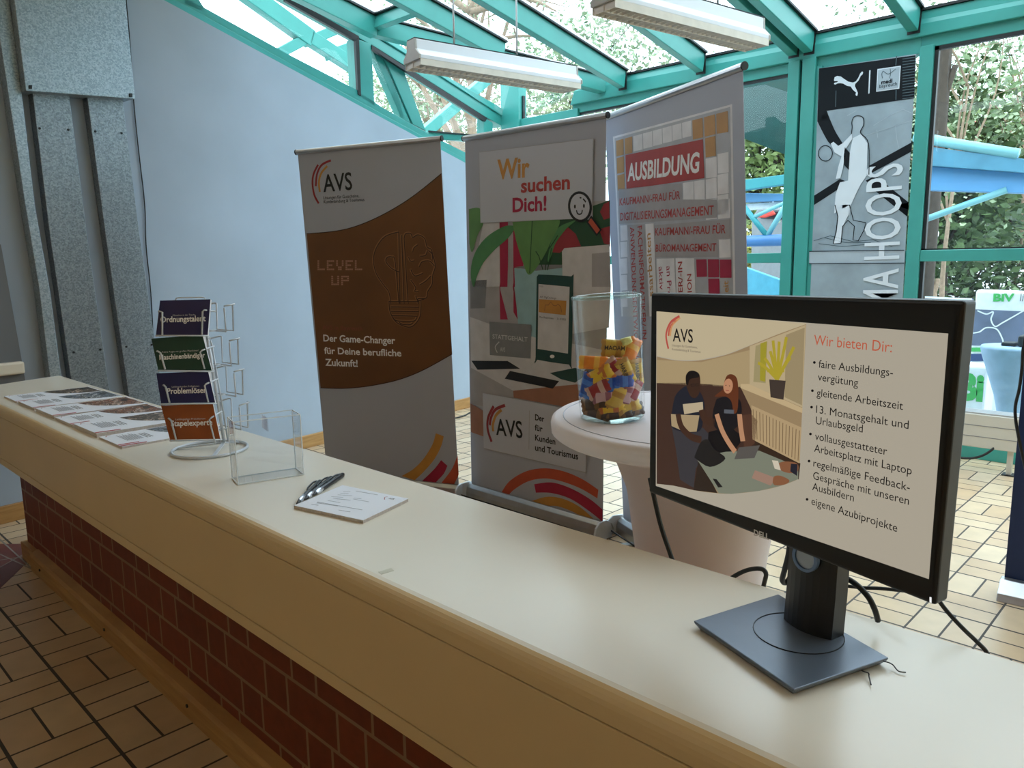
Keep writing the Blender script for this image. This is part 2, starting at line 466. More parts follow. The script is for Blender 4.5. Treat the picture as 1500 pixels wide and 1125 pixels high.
def raf(ya, xa, xb, w=0.07, h=0.15, yb=None):
    yb = ya if yb is None else yb
    a = V(xa, ya, mz(xa)); b2 = V(xb, yb, mz(xb)); off = MN * (-0.02 - h / 2)
    bm = B(); beam(bm, a + off, b2 + off, w, h, MN); obj('rafter', bm, m_teal, roof, bevel=0.005)
    bm = B(); beam(bm, a - MN * 0.014, b2 - MN * 0.014, w + 0.045, 0.014, MN); obj('glazing_gasket', bm, m_gasket, roof)
    if xb > 5.5:
        bm = B(); beam(bm, b2 + off - MN * .004 + V(.002, 0, 0), b2 + off - MN * .004 + V(.014, 0, 0), w + .014, h + .014, MN); obj('joint_seal', bm, m_gasket, roof)
    bm = B(); beam(bm, a + MN * 0.008, b2 + MN * 0.008, w + 0.03, 0.02, MN); obj('glazing_cap', bm, m_silver_bar, roof)
raf(4.93, CEILX, 5.02)
raf(4.33, CEILX, 5.96)
raf(3.53, CEILX, 5.96)
raf(2.745, CEILX, 6.0)
raf(2.625, CEILX, 6.0)
raf(1.89, CEILX, 6.0)
raf(1.10, CEILX, 6.0)
raf(0.30, CEILX, 6.0); raf(-.5, CEILX, 6.0); raf(-1.3, CEILX, 6.0); raf(-2.2, CEILX, 6.0); raf(-3.1, CEILX, 6.0)
# edge rafter along the wall and the hip to the eaves
raf(Nn.y - 0.03, CEILX, Nn.x + .02, 0.09, 0.16)
bm = B(); beam(bm, Nn - MN * 0.09, En + V(0.03, -.02, -0.09), 0.09, 0.14, MN); obj('hip_beam', bm, m_teal, roof, bevel=0.005)
bm = B(); beam(bm, Nn + MN * 0.004, En + MN * 0.004, 0.09, 0.02, MN); obj('glazing_cap', bm, m_silver_bar, roof)
bm = B(); beam(bm, Nn - MN * 0.01, En - MN * 0.01, 0.12, 0.012, MN); obj('glazing_gasket', bm, m_gasket, roof)
# purlins
for X in (Nn.x, 2.4):
    bm = B(); beam(bm, V(X, Nn.y - .05, mz(X) - .07), V(X, -4.1, mz(X) - .07) if X < 4 else V(X, 4.93, mz(X) - .07), 0.06, 0.10, MN); obj('purlin', bm, m_teal, roof, bevel=0.004)
    bm = B(); beam(bm, V(X, Nn.y - .05, mz(X) - .012), V(X, -4.1, mz(X) - .012) if X < 4 else V(X, 4.93, mz(X) - .012), 0.09, 0.012, MN); obj('glazing_gasket', bm, m_gasket, roof)
# eaves beam
bm = B(); prism(bm, [V(5.98, 4.98, 2.905), V(5.98, 4.93, 3.03), V(6.0, 4.7, 3.075), V(6.0, -4.2, 3.075), V(6.0, -4.2, 2.905)], V(0.12, 0, 0)); obj('eaves_beam', bm, m_teal, roof, bevel=0.006)
bm = B(); lohi(bm, (5.985, -4.2, 3.074), (6.1, 4.5, 3.092)); obj('glazing_gasket', bm, m_gasket, roof)
# spandrel where the roof meets the opaque ceiling
bm = B(); lohi(bm, (CEILX - .1, -4.2, mz(CEILX) - .2), (CEILX, 5.9, 4.3)); o = obj('trim_3', bm, m_wallD); o['kind'] = 'structure'

# ------------------------------------------------------------------ glass front
GX = 6.0
def ong(x, y, off=0.0): return onx(x, y, GX - off)
def gbox(bm, y0, y1, z0, z1, d0=0.0, d1=0.10): lohi(bm, (GX + d0, y0, z0), (GX + d1, y1, z1))
def gw(name): return struct(name, (GX, 3.0, 0))
w3 = gw('window_3')
yL = ong(757, 180).y; yP = ong(738, 180).y
ys0 = ong(1150, 250).y; ys1 = ong(1166, 250).y
def part(name, m, parent, *boxes, bevel=0.004):
    bm = B()
    for b4 in boxes: gbox(bm, *b4)
    return obj(name, bm, m, parent, bevel=bevel)
part('corner_post', m_teal, w3, (5.66, 5.92, 0, 3.25, -0.03, .09))
part('post', m_teal, w3, (ys1, ys0, 0, 2.91, -0.02, .10))
part('head_rail', m_teal, w3, (4.9, 5.68, 2.79, 2.87))
part('eaves_soffit', m_teal, w3, (2.7, 4.98, 2.83, 2.91, 0.02, .10))
part('transom', m_teal, w3, (ys0, 5.68, 1.37, 1.45))
part('mullion', m_teal, w3, (5.10, 5.19, 0, 2.80))
part('bottom_rail', m_teal, w3, (ys0, 5.68, 0, 0.10))
part('gasket', m_gasket, w3, (ys0, 5.1, 2.81, 2.83, .03, .06), (5.19, 5.66, 2.77, 2.79, .03, .06), (5.64, 5.66, .1, 3.1, .02, .05), bevel=0)
part('glass_pane', m_pane, w3, (ys0, 5.66, 0.1, 2.9, .06, .068), bevel=0)
w4 = gw('window_4')
yp0 = ong(1170, 250).y; yp1 = ong(1189, 250).y; yf0 = ong(1197, 250).y
ym0 = ong(1336, 250).y; ym1 = ong(1356, 250).y
part('post', m_teal, w4, (yp1, yp0, 0, 2.91, -0.02, .10))
part('jamb', m_teal, w4, (yf0, yp1, 0, 2.84, 0.0, .10))
part('head_rail', m_teal, w4, (ym0, yp0, 2.80, 2.91, 0.02, .10))
part('transom', m_teal, w4, (ym0, yf0, 1.37, 1.45, 0.01, .10))
part('bottom_rail', m_teal, w4, (ym0, yf0, 0, 0.10))
part('glass_pane', m_pane, w4, (ym0, yf0, .1, 2.83, .06, .068), bevel=0)
part('gasket', m_gasket, w4, (ys1, yp0, 0, 2.9, 0.02, .06), bevel=0)
w5 = gw('window_5')
part('mullion', m_teal, w5, (ym1, ym0, 0, 2.84, -0.01, .10))
part('head_rail', m_teal, w5, (-4.2, ym0, 2.83, 2.91, 0.02, .10))
part('transom', m_teal, w5, (-1.2, ym1, 1.37, 1.45, 0.0, .10))
part('mullion', m_teal, w5, (-.05, .05, 0, 2.84, -0.01, .10), (-1.3, -1.2, 0, 2.84, -0.01, .10), (-2.8, -2.7, 0, 2.84, -0.01, .10))
part('bottom_rail', m_teal, w5, (-4.2, ym1, 0, 0.10, -.03, .1))
part('gasket', m_gasket, w5, (ym1 - .025, ym1, .1, 2.83, .02, .055), (-1.2, ym1, 2.805, 2.83, .02, .055), (-1.2, ym1, 1.45, 1.46, .02, .05), bevel=0)
part('glass_pane', m_pane, w5, (-4.2, ym1, .1, 2.83, .06, .068), bevel=0)
# ------------------------------------------------------------------ counter
ZC = 0.87
def brick_material():
    m = bpy.data.materials.new('red_clinker'); m.use_nodes = True
    t = m.node_tree; N = t.nodes; L = t.links; b = N['Principled BSDF']
    def mth(op, a, bb=None):
        n = N.new('ShaderNodeMath'); n.operation = op
        for i, v in enumerate((a, bb)):
            if v is None: continue
            if isinstance(v, (int, float)): n.inputs[i].default_value = v
            else: L.new(v, n.inputs[i])
        return n.outputs[0]
    co = N.new('ShaderNodeTexCoord'); s = N.new('ShaderNodeSeparateXYZ'); L.new(co.outputs['Object'], s.inputs[0])
    RH = 0.1135; PER = 0.353; A = 0.236
    v = mth('DIVIDE', mth('SUBTRACT', s.outputs['Z'], 0.018), RH)
    row = mth('FLOOR', v); fv = mth('MULTIPLY', mth('FRACT', v), RH)
    dv = mth('MINIMUM', fv, mth('SUBTRACT', RH, fv))
    u = mth('ADD', mth('ADD', mth('ADD', s.outputs['Y'], s.outputs['X']), 10.0), mth('MULTIPLY', row, 0.1477))
    fu = mth('MULTIPLY', mth('FRACT', mth('DIVIDE', u, PER)), PER)
    d1 = mth('MINIMUM', fu, mth('SUBTRACT', PER, fu)); d2 = mth('ABSOLUTE', mth('SUBTRACT', fu, A))
    du = mth('MINIMUM', d1, d2)
    joint = mth('LESS_THAN', mth('MINIMUM', du, dv), 0.0052)
    ids = mth('ADD', mth('FLOOR', mth('DIVIDE', u, PER)), mth('MULTIPLY', mth('GREATER_THAN', fu, A), 0.5))
    cx = N.new('ShaderNodeCombineXYZ'); L.new(ids, cx.inputs[0]); L.new(row, cx.inputs[1])
    wn = N.new('ShaderNodeTexWhiteNoise'); wn.noise_dimensions = '3D'; L.new(cx.outputs[0], wn.inputs['Vector'])
    ra = N.new('ShaderNodeValToRGB'); ra.color_ramp.elements[0].color = rgb(124, 54, 32); ra.color_ramp.elements[1].color = rgb(138, 62, 36)
    L.new(wn.outputs['Value'], ra.inputs[0])
    no = N.new('ShaderNodeTexNoise'); no.inputs['Scale'].default_value = 30; L.new(co.outputs['Object'], no.inputs['Vector'])
    mx = N.new('ShaderNodeMixRGB'); mx.blend_type = 'MULTIPLY'; mx.inputs[0].default_value = 0.4; L.new(ra.outputs[0], mx.inputs[1]); L.new(no.outputs['Fac'], mx.inputs[2])
    m2 = N.new('ShaderNodeMixRGB'); L.new(joint, m2.inputs[0]); L.new(mx.outputs[0], m2.inputs[1]); m2.inputs[2].default_value = rgb(150, 120, 96)
    L.new(m2.outputs[0], b.inputs['Base Color']); b.inputs['Roughness'].default_value = 0.55
    bp = N.new('ShaderNodeBump'); bp.inputs['Strength'].default_value = 0.6; bp.inputs['Distance'].default_value = 0.005
    L.new(mth('SUBTRACT', 1, joint), bp.inputs['Height']); L.new(bp.outputs[0], b.inputs['Normal'])
    return m
m_brick = brick_material()
m_groove = mat('groove_shade', rgb(30, 24, 17), 0.8)
counter = thing('service_counter', 'long cream service counter on a red brick base, running across the foreground', 'counter', (0.95, 1.5, 0))
YE = 4.42; YN = -1.6
XB = 1.1695
# worktop with rounded front: cross-section in x-z swept along y, far front corner rounded in plan
bm = B()
sec = [(0.745, ZC - 0.016), (0.7515, ZC - 0.006), (0.7615, ZC), (XB - .004, ZC), (XB, ZC - .004), (XB, ZC - .035), (0.7285, ZC - .035), (0.7285, ZC - 0.030), (0.735, ZC - 0.023)]
sec = [(0.7285, ZC - .0432), (0.7285, ZC - .028), (0.7293, ZC - .021), (0.7315, ZC - .0145), (0.735, ZC - .009), (0.740, ZC - .0045), (0.7465, ZC - .0015), (0.755, ZC), (XB - .004, ZC), (XB, ZC - .004), (XB, ZC - .044)]
stations = [(YN, 0.0), (3.7, 0.0), (4.0, 0.0), (4.16, 0.02), (4.24, 0.06), (4.30, 0.13), (4.35, 0.25), (4.40, 0.40)]
rings = []
for y, ins in stations:
    ring = []
    for x, z in sec:
        xx = x + ins if x < 0.8 else x
        ring.append(bm.verts.new((min(xx, XB - .001 if x < .8 else XB), y, z)))
    rings.append(ring)
for A_, B_ in zip(rings, rings[1:]):
    for k in range(len(sec)):
        j = (k + 1) % len(sec); bm.faces.new((A_[k], A_[j], B_[j], B_[k]))
bm.faces.new(rings[0]); bm.faces.new(rings[-1][::-1])
for f in bm.faces:
    f.normal_update()
    c_ = f.calc_center_median()
    if c_.x < 0.7615 + .42 and c_.z < ZC - .0022 and c_.x < 1.1: f.material_index = 1
top = obj('worktop', bm, [m_cream, m_tan_lam], counter, smooth=False)
# fascia: tall band under the rounded edge, with a groove above and below
def band(name, z0, z1, x0, x1, m):
    bm = B()
    st = [(YN, 0.0), (4.0, 0.0), (4.16, 0.02), (4.24, 0.06), (4.30, 0.13), (4.35, 0.25), (4.385, 0.38)]
    fr = [V(x0 + i, y, z0) for y, i in st]; bk = [V(max(x1, x0 + i + .02) if x0 + i + .02 < XB else XB, y, z0) for y, i in st]
    prism(bm, fr + bk[::-1], V(0, 0, z1 - z0)); return obj(name, bm, m, counter, bevel=0.002)
band('fascia', ZC - 0.2285, ZC - 0.046, 0.7285, 0.78, m_tan_lam)
band('fascia_base', ZC - 0.259, ZC - 0.2312, 0.7285, 0.90, m_tan_lam)
band('groove', ZC - 0.24, ZC - 0.04, 0.7325, 0.77, m_groove)  # near-black body paints the shade inside the two fascia gaps
bm = B(); lohi(bm, (0.905, YN, 0), (1.12, 4.24, ZC - .25)); obj('brick_base', bm, m_brick, counter)
bm = B()
prism(bm, [V(0.866, YN, 0), V(0.866, YN, 0.07), V(0.874, YN, 0.085), V(0.905, YN, 0.095), V(0.905, YN, 0)], V(0, 5.66, 0)); obj('skirting_board', bm, m_wood, counter)
bm = B(); lohi(bm, (0.878, 4.06, 0), (0.905, 4.262, .09)); lohi(bm, (0.90, 4.24, 0), (1.12, 4.262, .09)); obj('skirting_board', bm, m_wood, counter, bevel=.004)
for y in (1.2, 1.72, 2.3, 3.05, 3.9):
    bm = B(); lathe(bm, [(0.006, 0), (0.006, 0.004), (0, 0.004)], (0.866, y, 0.045), 10, Matrix.Rotation(-math.pi / 2, 3, 'Y'))
    obj('skirting_screw', bm, m_gasket, counter)
# red tile inlay in the floor near the counter's far end
m_redtile = mat('dark_red_tile', rgb(110, 44, 38), 0.35, 0, .12, 14)
bm = B()
q = [onz(x, y, 0) for x, y in [(-160, 790), (0, 797), (56, 797), (42, 822), (0, 862), (-120, 900)]]
prism(bm, [V(p.x, p.y, 0.0) for p in q], V(0, 0, 0.0015)); o = obj('trim_4', bm, m_redtile); o['kind'] = 'structure'
for a_, b_ in (((-20, 842), (62, 797)), ((0, 812), (50, 835)), ((0, 790), (52, 838)), ((-10, 822), (58, 812))):
    bm = B(); beam(bm, onz(*a_, .001), onz(*b_, .001), .007, .0018); obj('joint_line', bm, mat('pale_joint', rgb(150, 144, 138), .8), o)
# ------------------------------------------------------------------ roll-up banners
m_fab = mat('banner_white', rgb(174, 180, 195), 0.55, 0, 0.02, 2)
m_card = mat('print_paper_white', rgb(194, 199, 212), 0.55, 0, 0.02, 2)
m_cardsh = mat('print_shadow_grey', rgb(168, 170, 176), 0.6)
m_alu = mat('brushed_aluminium', rgb(188, 190, 192), 0.32, 0.85, 0.05, 20)
m_plas = mat('pale_plastic_cap', rgb(205, 212, 220), 0.4)
m_black = mat('print_black', rgb(18, 17, 18), 0.5)
m_brown = mat('print_brown', rgb(112, 72, 36), 0.5, 0, 0.18, 2.0)
m_browndk = mat('print_dark_brown', rgb(52, 30, 16), 0.5)
m_brownlt = mat('print_light_brown', rgb(150, 104, 62), 0.5)
m_peach = mat('print_peach', rgb(176, 130, 108), 0.5)
m_rust = mat('print_rust', rgb(136, 70, 54), 0.5)
m_dred = mat('print_dark_red', rgb(150, 44, 52), 0.5)
m_tan = mat('print_ochre', rgb(196, 140, 62), 0.5)
m_crim = mat('print_crimson', rgb(168, 28, 66), 0.5)
m_ored = mat('print_orange_red', rgb(190, 82, 54), 0.5)
m_red = mat('print_red', rgb(172, 54, 46), 0.5)
m_leaf1 = mat('print_leaf_green', rgb(98, 146, 82), 0.5)
m_leaf2 = mat('print_leaf_mid_green', rgb(80, 140, 84), 0.5)
m_leaf3 = mat('print_leaf_dark_green', rgb(34, 76, 44), 0.5)
m_pgrey = mat('print_grey', rgb(168, 166, 170), 0.5)
m_pgrey2 = mat('print_mid_grey', rgb(128, 130, 134), 0.5)
m_plight = mat('print_light_grey', rgb(206, 206, 210), 0.5)
m_teal2 = mat('print_pale_teal', rgb(150, 188, 196), 0.5)
m_phone = mat('print_bottle_green', rgb(28, 66, 60), 0.5)
m_dgold = mat('print_square_ochre', rgb(190, 144, 82), 0.5)
m_whitep = mat('print_white', rgb(240, 240, 240), 0.5)
m_strip = mat('print_strip_grey', rgb(182, 186, 194), 0.5)
m_faint = mat('print_faint_white', rgb(230, 231, 236), 0.5)
m_brownA = mat('print_clay', rgb(160, 112, 88), 0.5)

def rollup(label, quad, d, plane_p):
    TL, TR, BR, BL = quad
    d = Vector(d).normalized(); n = d.cross(UP).normalized()
    if n.dot(V(0, 0, EYE) - plane_p) < 0: n = -n
    P = [onp(x, y, plane_p, n) for x, y in (TL, TR, BR, BL)]
    base = (P[2] + P[3]) / 2; base.z = 0
    t = thing('roll_up_banner', label, 'banner', base)
    A = V(P[3].x, P[3].y, 0); E = V(P[2].x, P[2].y, 0); dd = (E - A).normalized()
    # cassette
    prof = [(-.075, 0.006), (-.08, .03), (-.06, .07), (-.02, .088), (.012, .088), (.03, .07), (.036, .04), (.036, .006)]
    bm = B(); prism(bm, [A - dd * .012 + n * -a + V(0, 0, z) for a, z in [(-q[0], q[1]) for q in prof]][::1], dd * ((E - A).length + .024))
    base_o = obj('cassette', bm, m_alu, t, bevel=.003)
    bm = B(); beam(bm, A + n * .0835 + V(0, 0, .035), E + n * .0835 + V(0, 0, .035), .005, .006)
    obj('cassette_groove', bm, m_gasket, base_o)
    for q, sgn in ((A, -1), (E, 1)):
        bm = B(); prism(bm, [q + dd * sgn * .013 + n * a + V(0, 0, z) for a, z in ((-.045, 0), (-.045, .05), (-.03, .085), (.0, .1), (.05, .1), (.085, .075), (.092, .03), (.088, 0))], dd * sgn * .012)
        obj('end_cap', bm, m_plas, base_o, bevel=.003)
    bm = B()
    for q in (A + dd * .15, E - dd * .15): pass
    for q in (A + dd * .16, E - dd * .16):
        bm2 = B(); beam(bm2, q - n * .07 + V(0, 0, .006), q + n * .12 + V(0, 0, .006), .035, .010); obj('foot', bm2, m_alu, t, bevel=.003)
    bm.free()
    # fabric
    bm = B(); prism(bm, P, -n * .0015); fab = obj('printed_panel', bm, m_fab, t)
    # top rail
    tl, tr = P[0], P[1]; e = (tr - tl).normalized()
    bm = B(); tube(bm, [tl - e * .006 + V(0, 0, .004), tr + e * .006 + V(0, 0, .004)], .0155, 12); obj('top_rail', bm, m_alu, t, smooth=False)
    for q, sgn in ((tl, -1), (tr, 1)):
        bm = B(); tube(bm, [q + e * sgn * .006 + V(0, 0, .004), q + e * sgn * .013 + V(0, 0, .004)], .0165, 12); obj('rail_end', bm, m_gasket, t)
    mid0 = (A + E) / 2 - n * .02; mid1 = (tl + tr) / 2 - n * .012
    bm = B(); tube(bm, [mid0 + V(0, 0, .05), mid1], .009, 8); obj('support_pole', bm, m_alu, t, smooth=True)
    return t, Sheet(fab, P[3], dd, UP)
def cv(pts, ox, oy, s): return [(ox + x / s, oy + y / s) for x, y in pts]

def avs_logo(S, arcs, ox, oy, s, w, mats, layer=2):
    for pts, m in zip(arcs, mats): S.lines('logo_arc', [bez(*cv(pts, ox, oy, s))], w, m, layer)

# ---- banner 1
p1 = onz(672, 712, .08); az = math.radians(-68)
t1, S = rollup('white and brown roll-up banner with a light bulb drawing, left of the three standing banners', [(436, 224), (645, 204), (672, 712), (478.5, 689)], (math.cos(az), math.sin(az), 0), p1)
c2 = lambda p: cv(p, 420, 190, 4.167)
c3 = lambda p: cv(p, 440, 440, 3.88)
top = bez(*c2([(122, 635), (250, 625), (370, 605), (500, 560), (640, 490), (780, 400), (945, 268)]))
bot = bez(*c3([(863, 305), (700, 395), (560, 450), (400, 485), (250, 500), (115, 497)]))
S.shapes('brown_field', [top + bot], m_brown, 1)
S.lines('field_edge', [top, bot], .005, m_browndk, 2)
avs_logo(S, [[(192, 214), (165, 270), (158, 330), (170, 400), (196, 450)], [(270, 187), (215, 215), (186, 270), (178, 345)], [(248, 222), (212, 265), (197, 320), (203, 380)]], 420, 190, 4.167, .013, [m_dred, m_dred, m_tan])
S.text([('AVS', (474, 281.2), (516.5, 277.6), (474, 256))], m_black, 2, bold=.012)
S.text([('Lösungen für Gutscheine,', (474, 292), (526.3, 288.9), (474, 287.4)), ('Kundenbindung & Tourismus', (474.5, 298), (534, 294.6), (474.5, 293.4))], m_black, 2)
PIX = {'L': ['1000', '1000', '1000', '1000', '1111'], 'E': ['1111', '1000', '1110', '1000', '1111'], 'V': ['1001', '1001', '1001', '0110', '0110'], 'U': ['1001', '1001', '1001', '1001', '1111'], 'P': ['1111', '1001', '1111', '1000', '1000']}
def pixtext(S, s, x0, x1, y0, y1, m):
    n = len(s) * 5 - 1; q = []
    for i, ch in enumerate(s):
        for r, row in enumerate(PIX[ch]):
            for k, b_ in enumerate(row):
                if b_ == '1':
                    a = x0 + (x1 - x0) * (i * 5 + k) / n; b2 = x0 + (x1 - x0) * (i * 5 + k + .92) / n; yy = y0 + (y1 - y0) * r / 5; y2 = y0 + (y1 - y0) * (r + .78) / 5
                    q.append([(a, yy), (b2, yy), (b2, y2), (a, y2)])
    S.shapes('pixel_lettering', q, m, 2)
pixtext(S, 'LEVEL', 465.2, 531, 381.3, 396.5, m_peach); pixtext(S, 'UP', 485.5, 511.5, 404, 418.3, m_peach)
bulb = [bez(*c2([(682, 622), (600, 650), (548, 715), (528, 790), (543, 870), (582, 935), (622, 990), (634, 1062)])),
        c2([(682, 622), (690, 1060)]), c2([(700, 640), (715, 1060)]), c2([(715, 660), (740, 1060)]),
        bez(*c2([(688, 868), (640, 845), (605, 805), (612, 778), (640, 775), (660, 805), (684, 1058)])),
        bez(*c2([(715, 660), (724, 634), (755, 632), (768, 655), (800, 640), (840, 662), (855, 712), (882, 732), (890, 790)])),
        bez(*c2([(862, 735), (888, 760), (905, 830), (890, 885), (886, 940), (860, 985), (850, 1025), (800, 1030), (802, 1060)])),
        bez(*c2([(768, 745), (775, 720), (800, 700)])), bez(*c2([(812, 770), (845, 765), (858, 735)])), bez(*c2([(742, 775), (755, 800), (778, 798)])),
        bez(*c2([(808, 835), (825, 805), (870, 800), (900, 830)])), bez(*c2([(755, 850), (780, 890), (830, 875)])), bez(*c2([(755, 915), (785, 960), (780, 985), (803, 985)])), bez(*c2([(812, 945), (850, 920), (880, 890)])), bez(*c2([(785, 1010), (800, 1040), (840, 1030)]))]
base = [c3([(500, 5), (674, 5)]), c3([(512, 35), (672, 37)]), c3([(514, 60), (672, 62)]), c3([(520, 84), (664, 88)]), bez(*c3([(525, 95), (548, 114), (640, 116), (660, 96)])), bez(*c3([(560, 122), (580, 134), (620, 136), (638, 126)])), bez(*c3([(502, 0), (508, 60), (540, 118), (600, 148), (640, 142), (676, 96), (684, 40), (684, 0)]))]
S.lines('bulb_drawing', bulb + base, .013, m_brownlt, 2)
S.lines('bulb_drawing', [[(x + .6, y + .5) for x, y in q] for q in bulb + base], .006, m_browndk, 3)
S.text([('AVS in Bayreuth', (472.7, 482.5), (530.7, 484.3), (472.7, 476.3))], m_rust, 2)
S.text([('Der Game-Changer', (474, 499.8), (579.2, 503.7), (474, 490)), ('für Deine berufliche', (475.3, 518), (588.2, 522), (475.3, 508.5)), ('Zukunft!', (476.9, 535.4), (524.3, 537.2), (476.9, 525.5))], m_whitep, 2, bold=.022)
S.shapes('arc_print', [bez(*c3([(770, 755), (750, 820), (700, 900), (640, 960), (575, 998)])) + bez(*c3([(650, 1022), (700, 975), (760, 905), (800, 830), (815, 772)]))], m_tan, 1)
S.shapes('arc_print', [bez(*c3([(800, 908), (760, 960), (692, 1026)])) + bez(*c3([(770, 1034), (815, 985), (836, 940)]))], m_crim, 1)
S.shapes('arc_print', [bez(*c3([(894, 880), (860, 960), (802, 1037)])) + c3([(875, 1044), (900, 990)])], m_ored, 1)

# ---- banner 2
p2 = onz(690.8, 710, .08); q2 = onz(883, 766, .08)
t2, S = rollup('white roll-up banner with plant and phone picture, middle of the three standing banners', [(681, 204), (888, 170), (883, 766), (690.8, 710)], q2 - p2, p2)
a4 = lambda p: cv(p, 670, 160, 4.325)
a5 = lambda p: cv(p, 670, 400, 2.885)
def sh(n, p, m, l=1): return S.shapes(n, [p], m, l)
sh('picture_ground', [(686.4, 306), (892.2, 293.4), (886.5, 640), (689.6, 591)], m_pgrey, 1)
sh('picture_wall', a4([(165, 720), (268, 720), (268, 1125), (110, 1125), (110, 1000)]), m_plight, 2)
sh('picture_window', a5([(55, 32), (125, 28), (118, 148), (56, 150)]), m_pgrey2, 2)
sh('picture_curtain', a4([(268, 712), (322, 705), (322, 985), (318, 1125), (268, 1125)]) + a5([(214, 196), (182, 196), (182, 40)]), m_crim, 3)
sh('picture_curtain', a4([(355, 715), (420, 715), (420, 1005), (362, 1010), (372, 1125), (352, 1125)]) + a5([(258, 200), (238, 165), (238, 40)]), m_crim, 3)
sh('picture_shrub', a4([(600, 700), (968, 576), (970, 870), (690, 885), (660, 1000), (500, 1000), (540, 800)]), m_leaf3, 3)
sh('picture_flower', a4([(585, 905), (640, 790), (700, 745), (752, 790), (785, 868), (690, 880), (650, 910)]), m_dred, 4)
sh('picture_flower', a4([(905, 650), (930, 600), (963, 585), (966, 690), (930, 700)]), m_dred, 4)
sh('picture_flower', a4([(900, 760), (969, 740), (970, 860), (930, 850)]), m_dred, 4)
sh('picture_planter', a4([(362, 1005), (520, 1022), (668, 990), (668, 1125)]) + a5([(410, 330), (335, 280), (260, 245), (245, 60)]), m_teal2, 4)
sh('picture_planter_rim', a4([(365, 1000), (500, 985), (666, 985), (666, 1005), (500, 1024)]), m_pgrey2, 5)
sh('picture_leaf', bez(*a4([(75, 632), (145, 630), (168, 715), (130, 800), (96, 905), (78, 850)])) , m_leaf1, 5)
sh('picture_leaf', bez(*a4([(365, 738), (300, 742), (200, 800), (130, 880), (95, 970), (88, 1060), (106, 1125), (130, 1050), (170, 970), (240, 890), (320, 820), (362, 765)])), m_leaf2, 6)
sh('picture_leaf', bez(*a4([(352, 715), (500, 705), (650, 700), (600, 830), (540, 950), (460, 1048), (415, 960), (375, 830)])), m_leaf1, 7)
sh('picture_leaf', bez(*a4([(760, 700), (650, 745), (600, 830), (575, 950), (588, 955), (625, 850), (690, 760)])), m_leaf2, 6)
S.lines('picture_stem', [a4([(560, 1020), (575, 900), (640, 800)]), a4([(545, 1015), (520, 930), (500, 900)]), a4([(575, 1020), (600, 880)]), a4([(478, 708), (462, 1040)])], .006, m_leaf3, 8)
sh('picture_box', a4([(665, 900), (680, 880), (967, 857), (975, 1125)]) + a5([(642, 230), (470, 260), (470, 60), (440, 20)]) + a4([(668, 1050)]), m_plight, 5)
sh('picture_box_side', a4([(855, 915), (968, 905), (975, 1125), (855, 1125)]), m_pgrey, 6)
sh('picture_desk', a5([(55, 185), (140, 215), (330, 272), (500, 300), (640, 330), (636, 560), (500, 472), (240, 498), (60, 400)]), m_plight, 6)
sh('picture_desk_side', a5([(60, 400), (240, 498), (240, 525), (58, 548)]), m_pgrey, 6)
sh('picture_drawer', a5([(238, 497), (380, 482), (505, 470), (640, 480), (640, 600), (500, 572), (240, 526)]), m_brownA, 7)
sh('picture_panel', a5([(57, 550), (112, 582), (112, 690), (60, 672)]), m_brownA, 7)
sh('picture_phone', bez(*a5([(345, 6), (400, 8), (484, 14), (493, 24), (484, 375), (474, 386), (340, 366), (333, 355), (338, 16)]), n=3), m_phone, 8)
sh('phone_display', a5([(346, 46), (477, 58), (470, 340), (342, 320)]), m_plight, 9)
sh('phone_header', a5([(348, 110), (464, 117), (461, 178), (347, 165)]), m_tan, 10)
S.lines('phone_drawing', [a5([(372, 160), (375, 135), (388, 135), (398, 122), (410, 137), (422, 138), (428, 130), (440, 142), (444, 165)])], .004, m_brownlt, 11)
sh('phone_button', [(810 + 3.4 * math.cos(k * .5236), 522 + 2.6 * math.sin(k * .5236)) for k in range(12)], m_whitep, 10)
S.text([('AVS  DigiCard to go', a5([(352, 104)])[0], a5([(421, 110)])[0], a5([(352, 96)])[0]), ('Max Mustermann', a5([(350, 189)])[0], a5([(410, 195)])[0], a5([(350, 181)])[0]), ('31.12.2023', a5([(425, 197)])[0], a5([(462, 200)])[0], a5([(425, 189)])[0]), ('11:25', a5([(350, 58)])[0], a5([(366, 60)])[0], a5([(350, 52)])[0])], m_black, 11)
sh('picture_card', a5([(138, 205), (316, 218), (312, 361), (140, 346)]), m_pgrey2, 9)
S.text([('STATTGEHALT', a5([(152, 276)])[0], a5([(300, 290)])[0], a5([(152, 258)])[0]), ('AVS', a5([(184, 330)])[0], a5([(205, 333)])[0], a5([(184, 312)])[0])], m_plight, 10, bold=.01)
S.lines('logo_arc', [bez(*a5([(180, 290), (163, 312), (172, 336)]))], .006, m_plight, 10)
sh('picture_card', a5([(62, 370), (215, 371), (268, 404), (88, 408)]), m_black, 9)
sh('picture_card', a5([(225, 413), (433, 456), (406, 488), (370, 480), (203, 446)]), m_black, 9)
sh('picture_card', a5([(393, 422), (500, 400), (560, 420), (500, 463), (440, 448)]), m_phone, 8)
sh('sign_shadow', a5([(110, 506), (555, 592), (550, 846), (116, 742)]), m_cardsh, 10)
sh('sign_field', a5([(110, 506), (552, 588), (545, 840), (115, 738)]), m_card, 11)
avs_logo(S, [[(157, 562), (134, 610), (132, 660), (148, 712)], [(205, 558), (165, 576), (146, 610), (141, 642)], [(190, 577), (166, 602), (154, 640), (155, 668)]], 670, 400, 2.885, .018, [m_dred, m_dred, m_tan], 12)
S.text([('AVS', a5([(168, 682)])[0], a5([(280, 697)])[0], a5([(168, 614)])[0])], m_black, 12, bold=.012)
S.lines('sign_divider', [a5([(308, 580), (306, 745)])], .003, m_pgrey, 12)
g5 = lambda x, y: a5([(x, y)])[0]
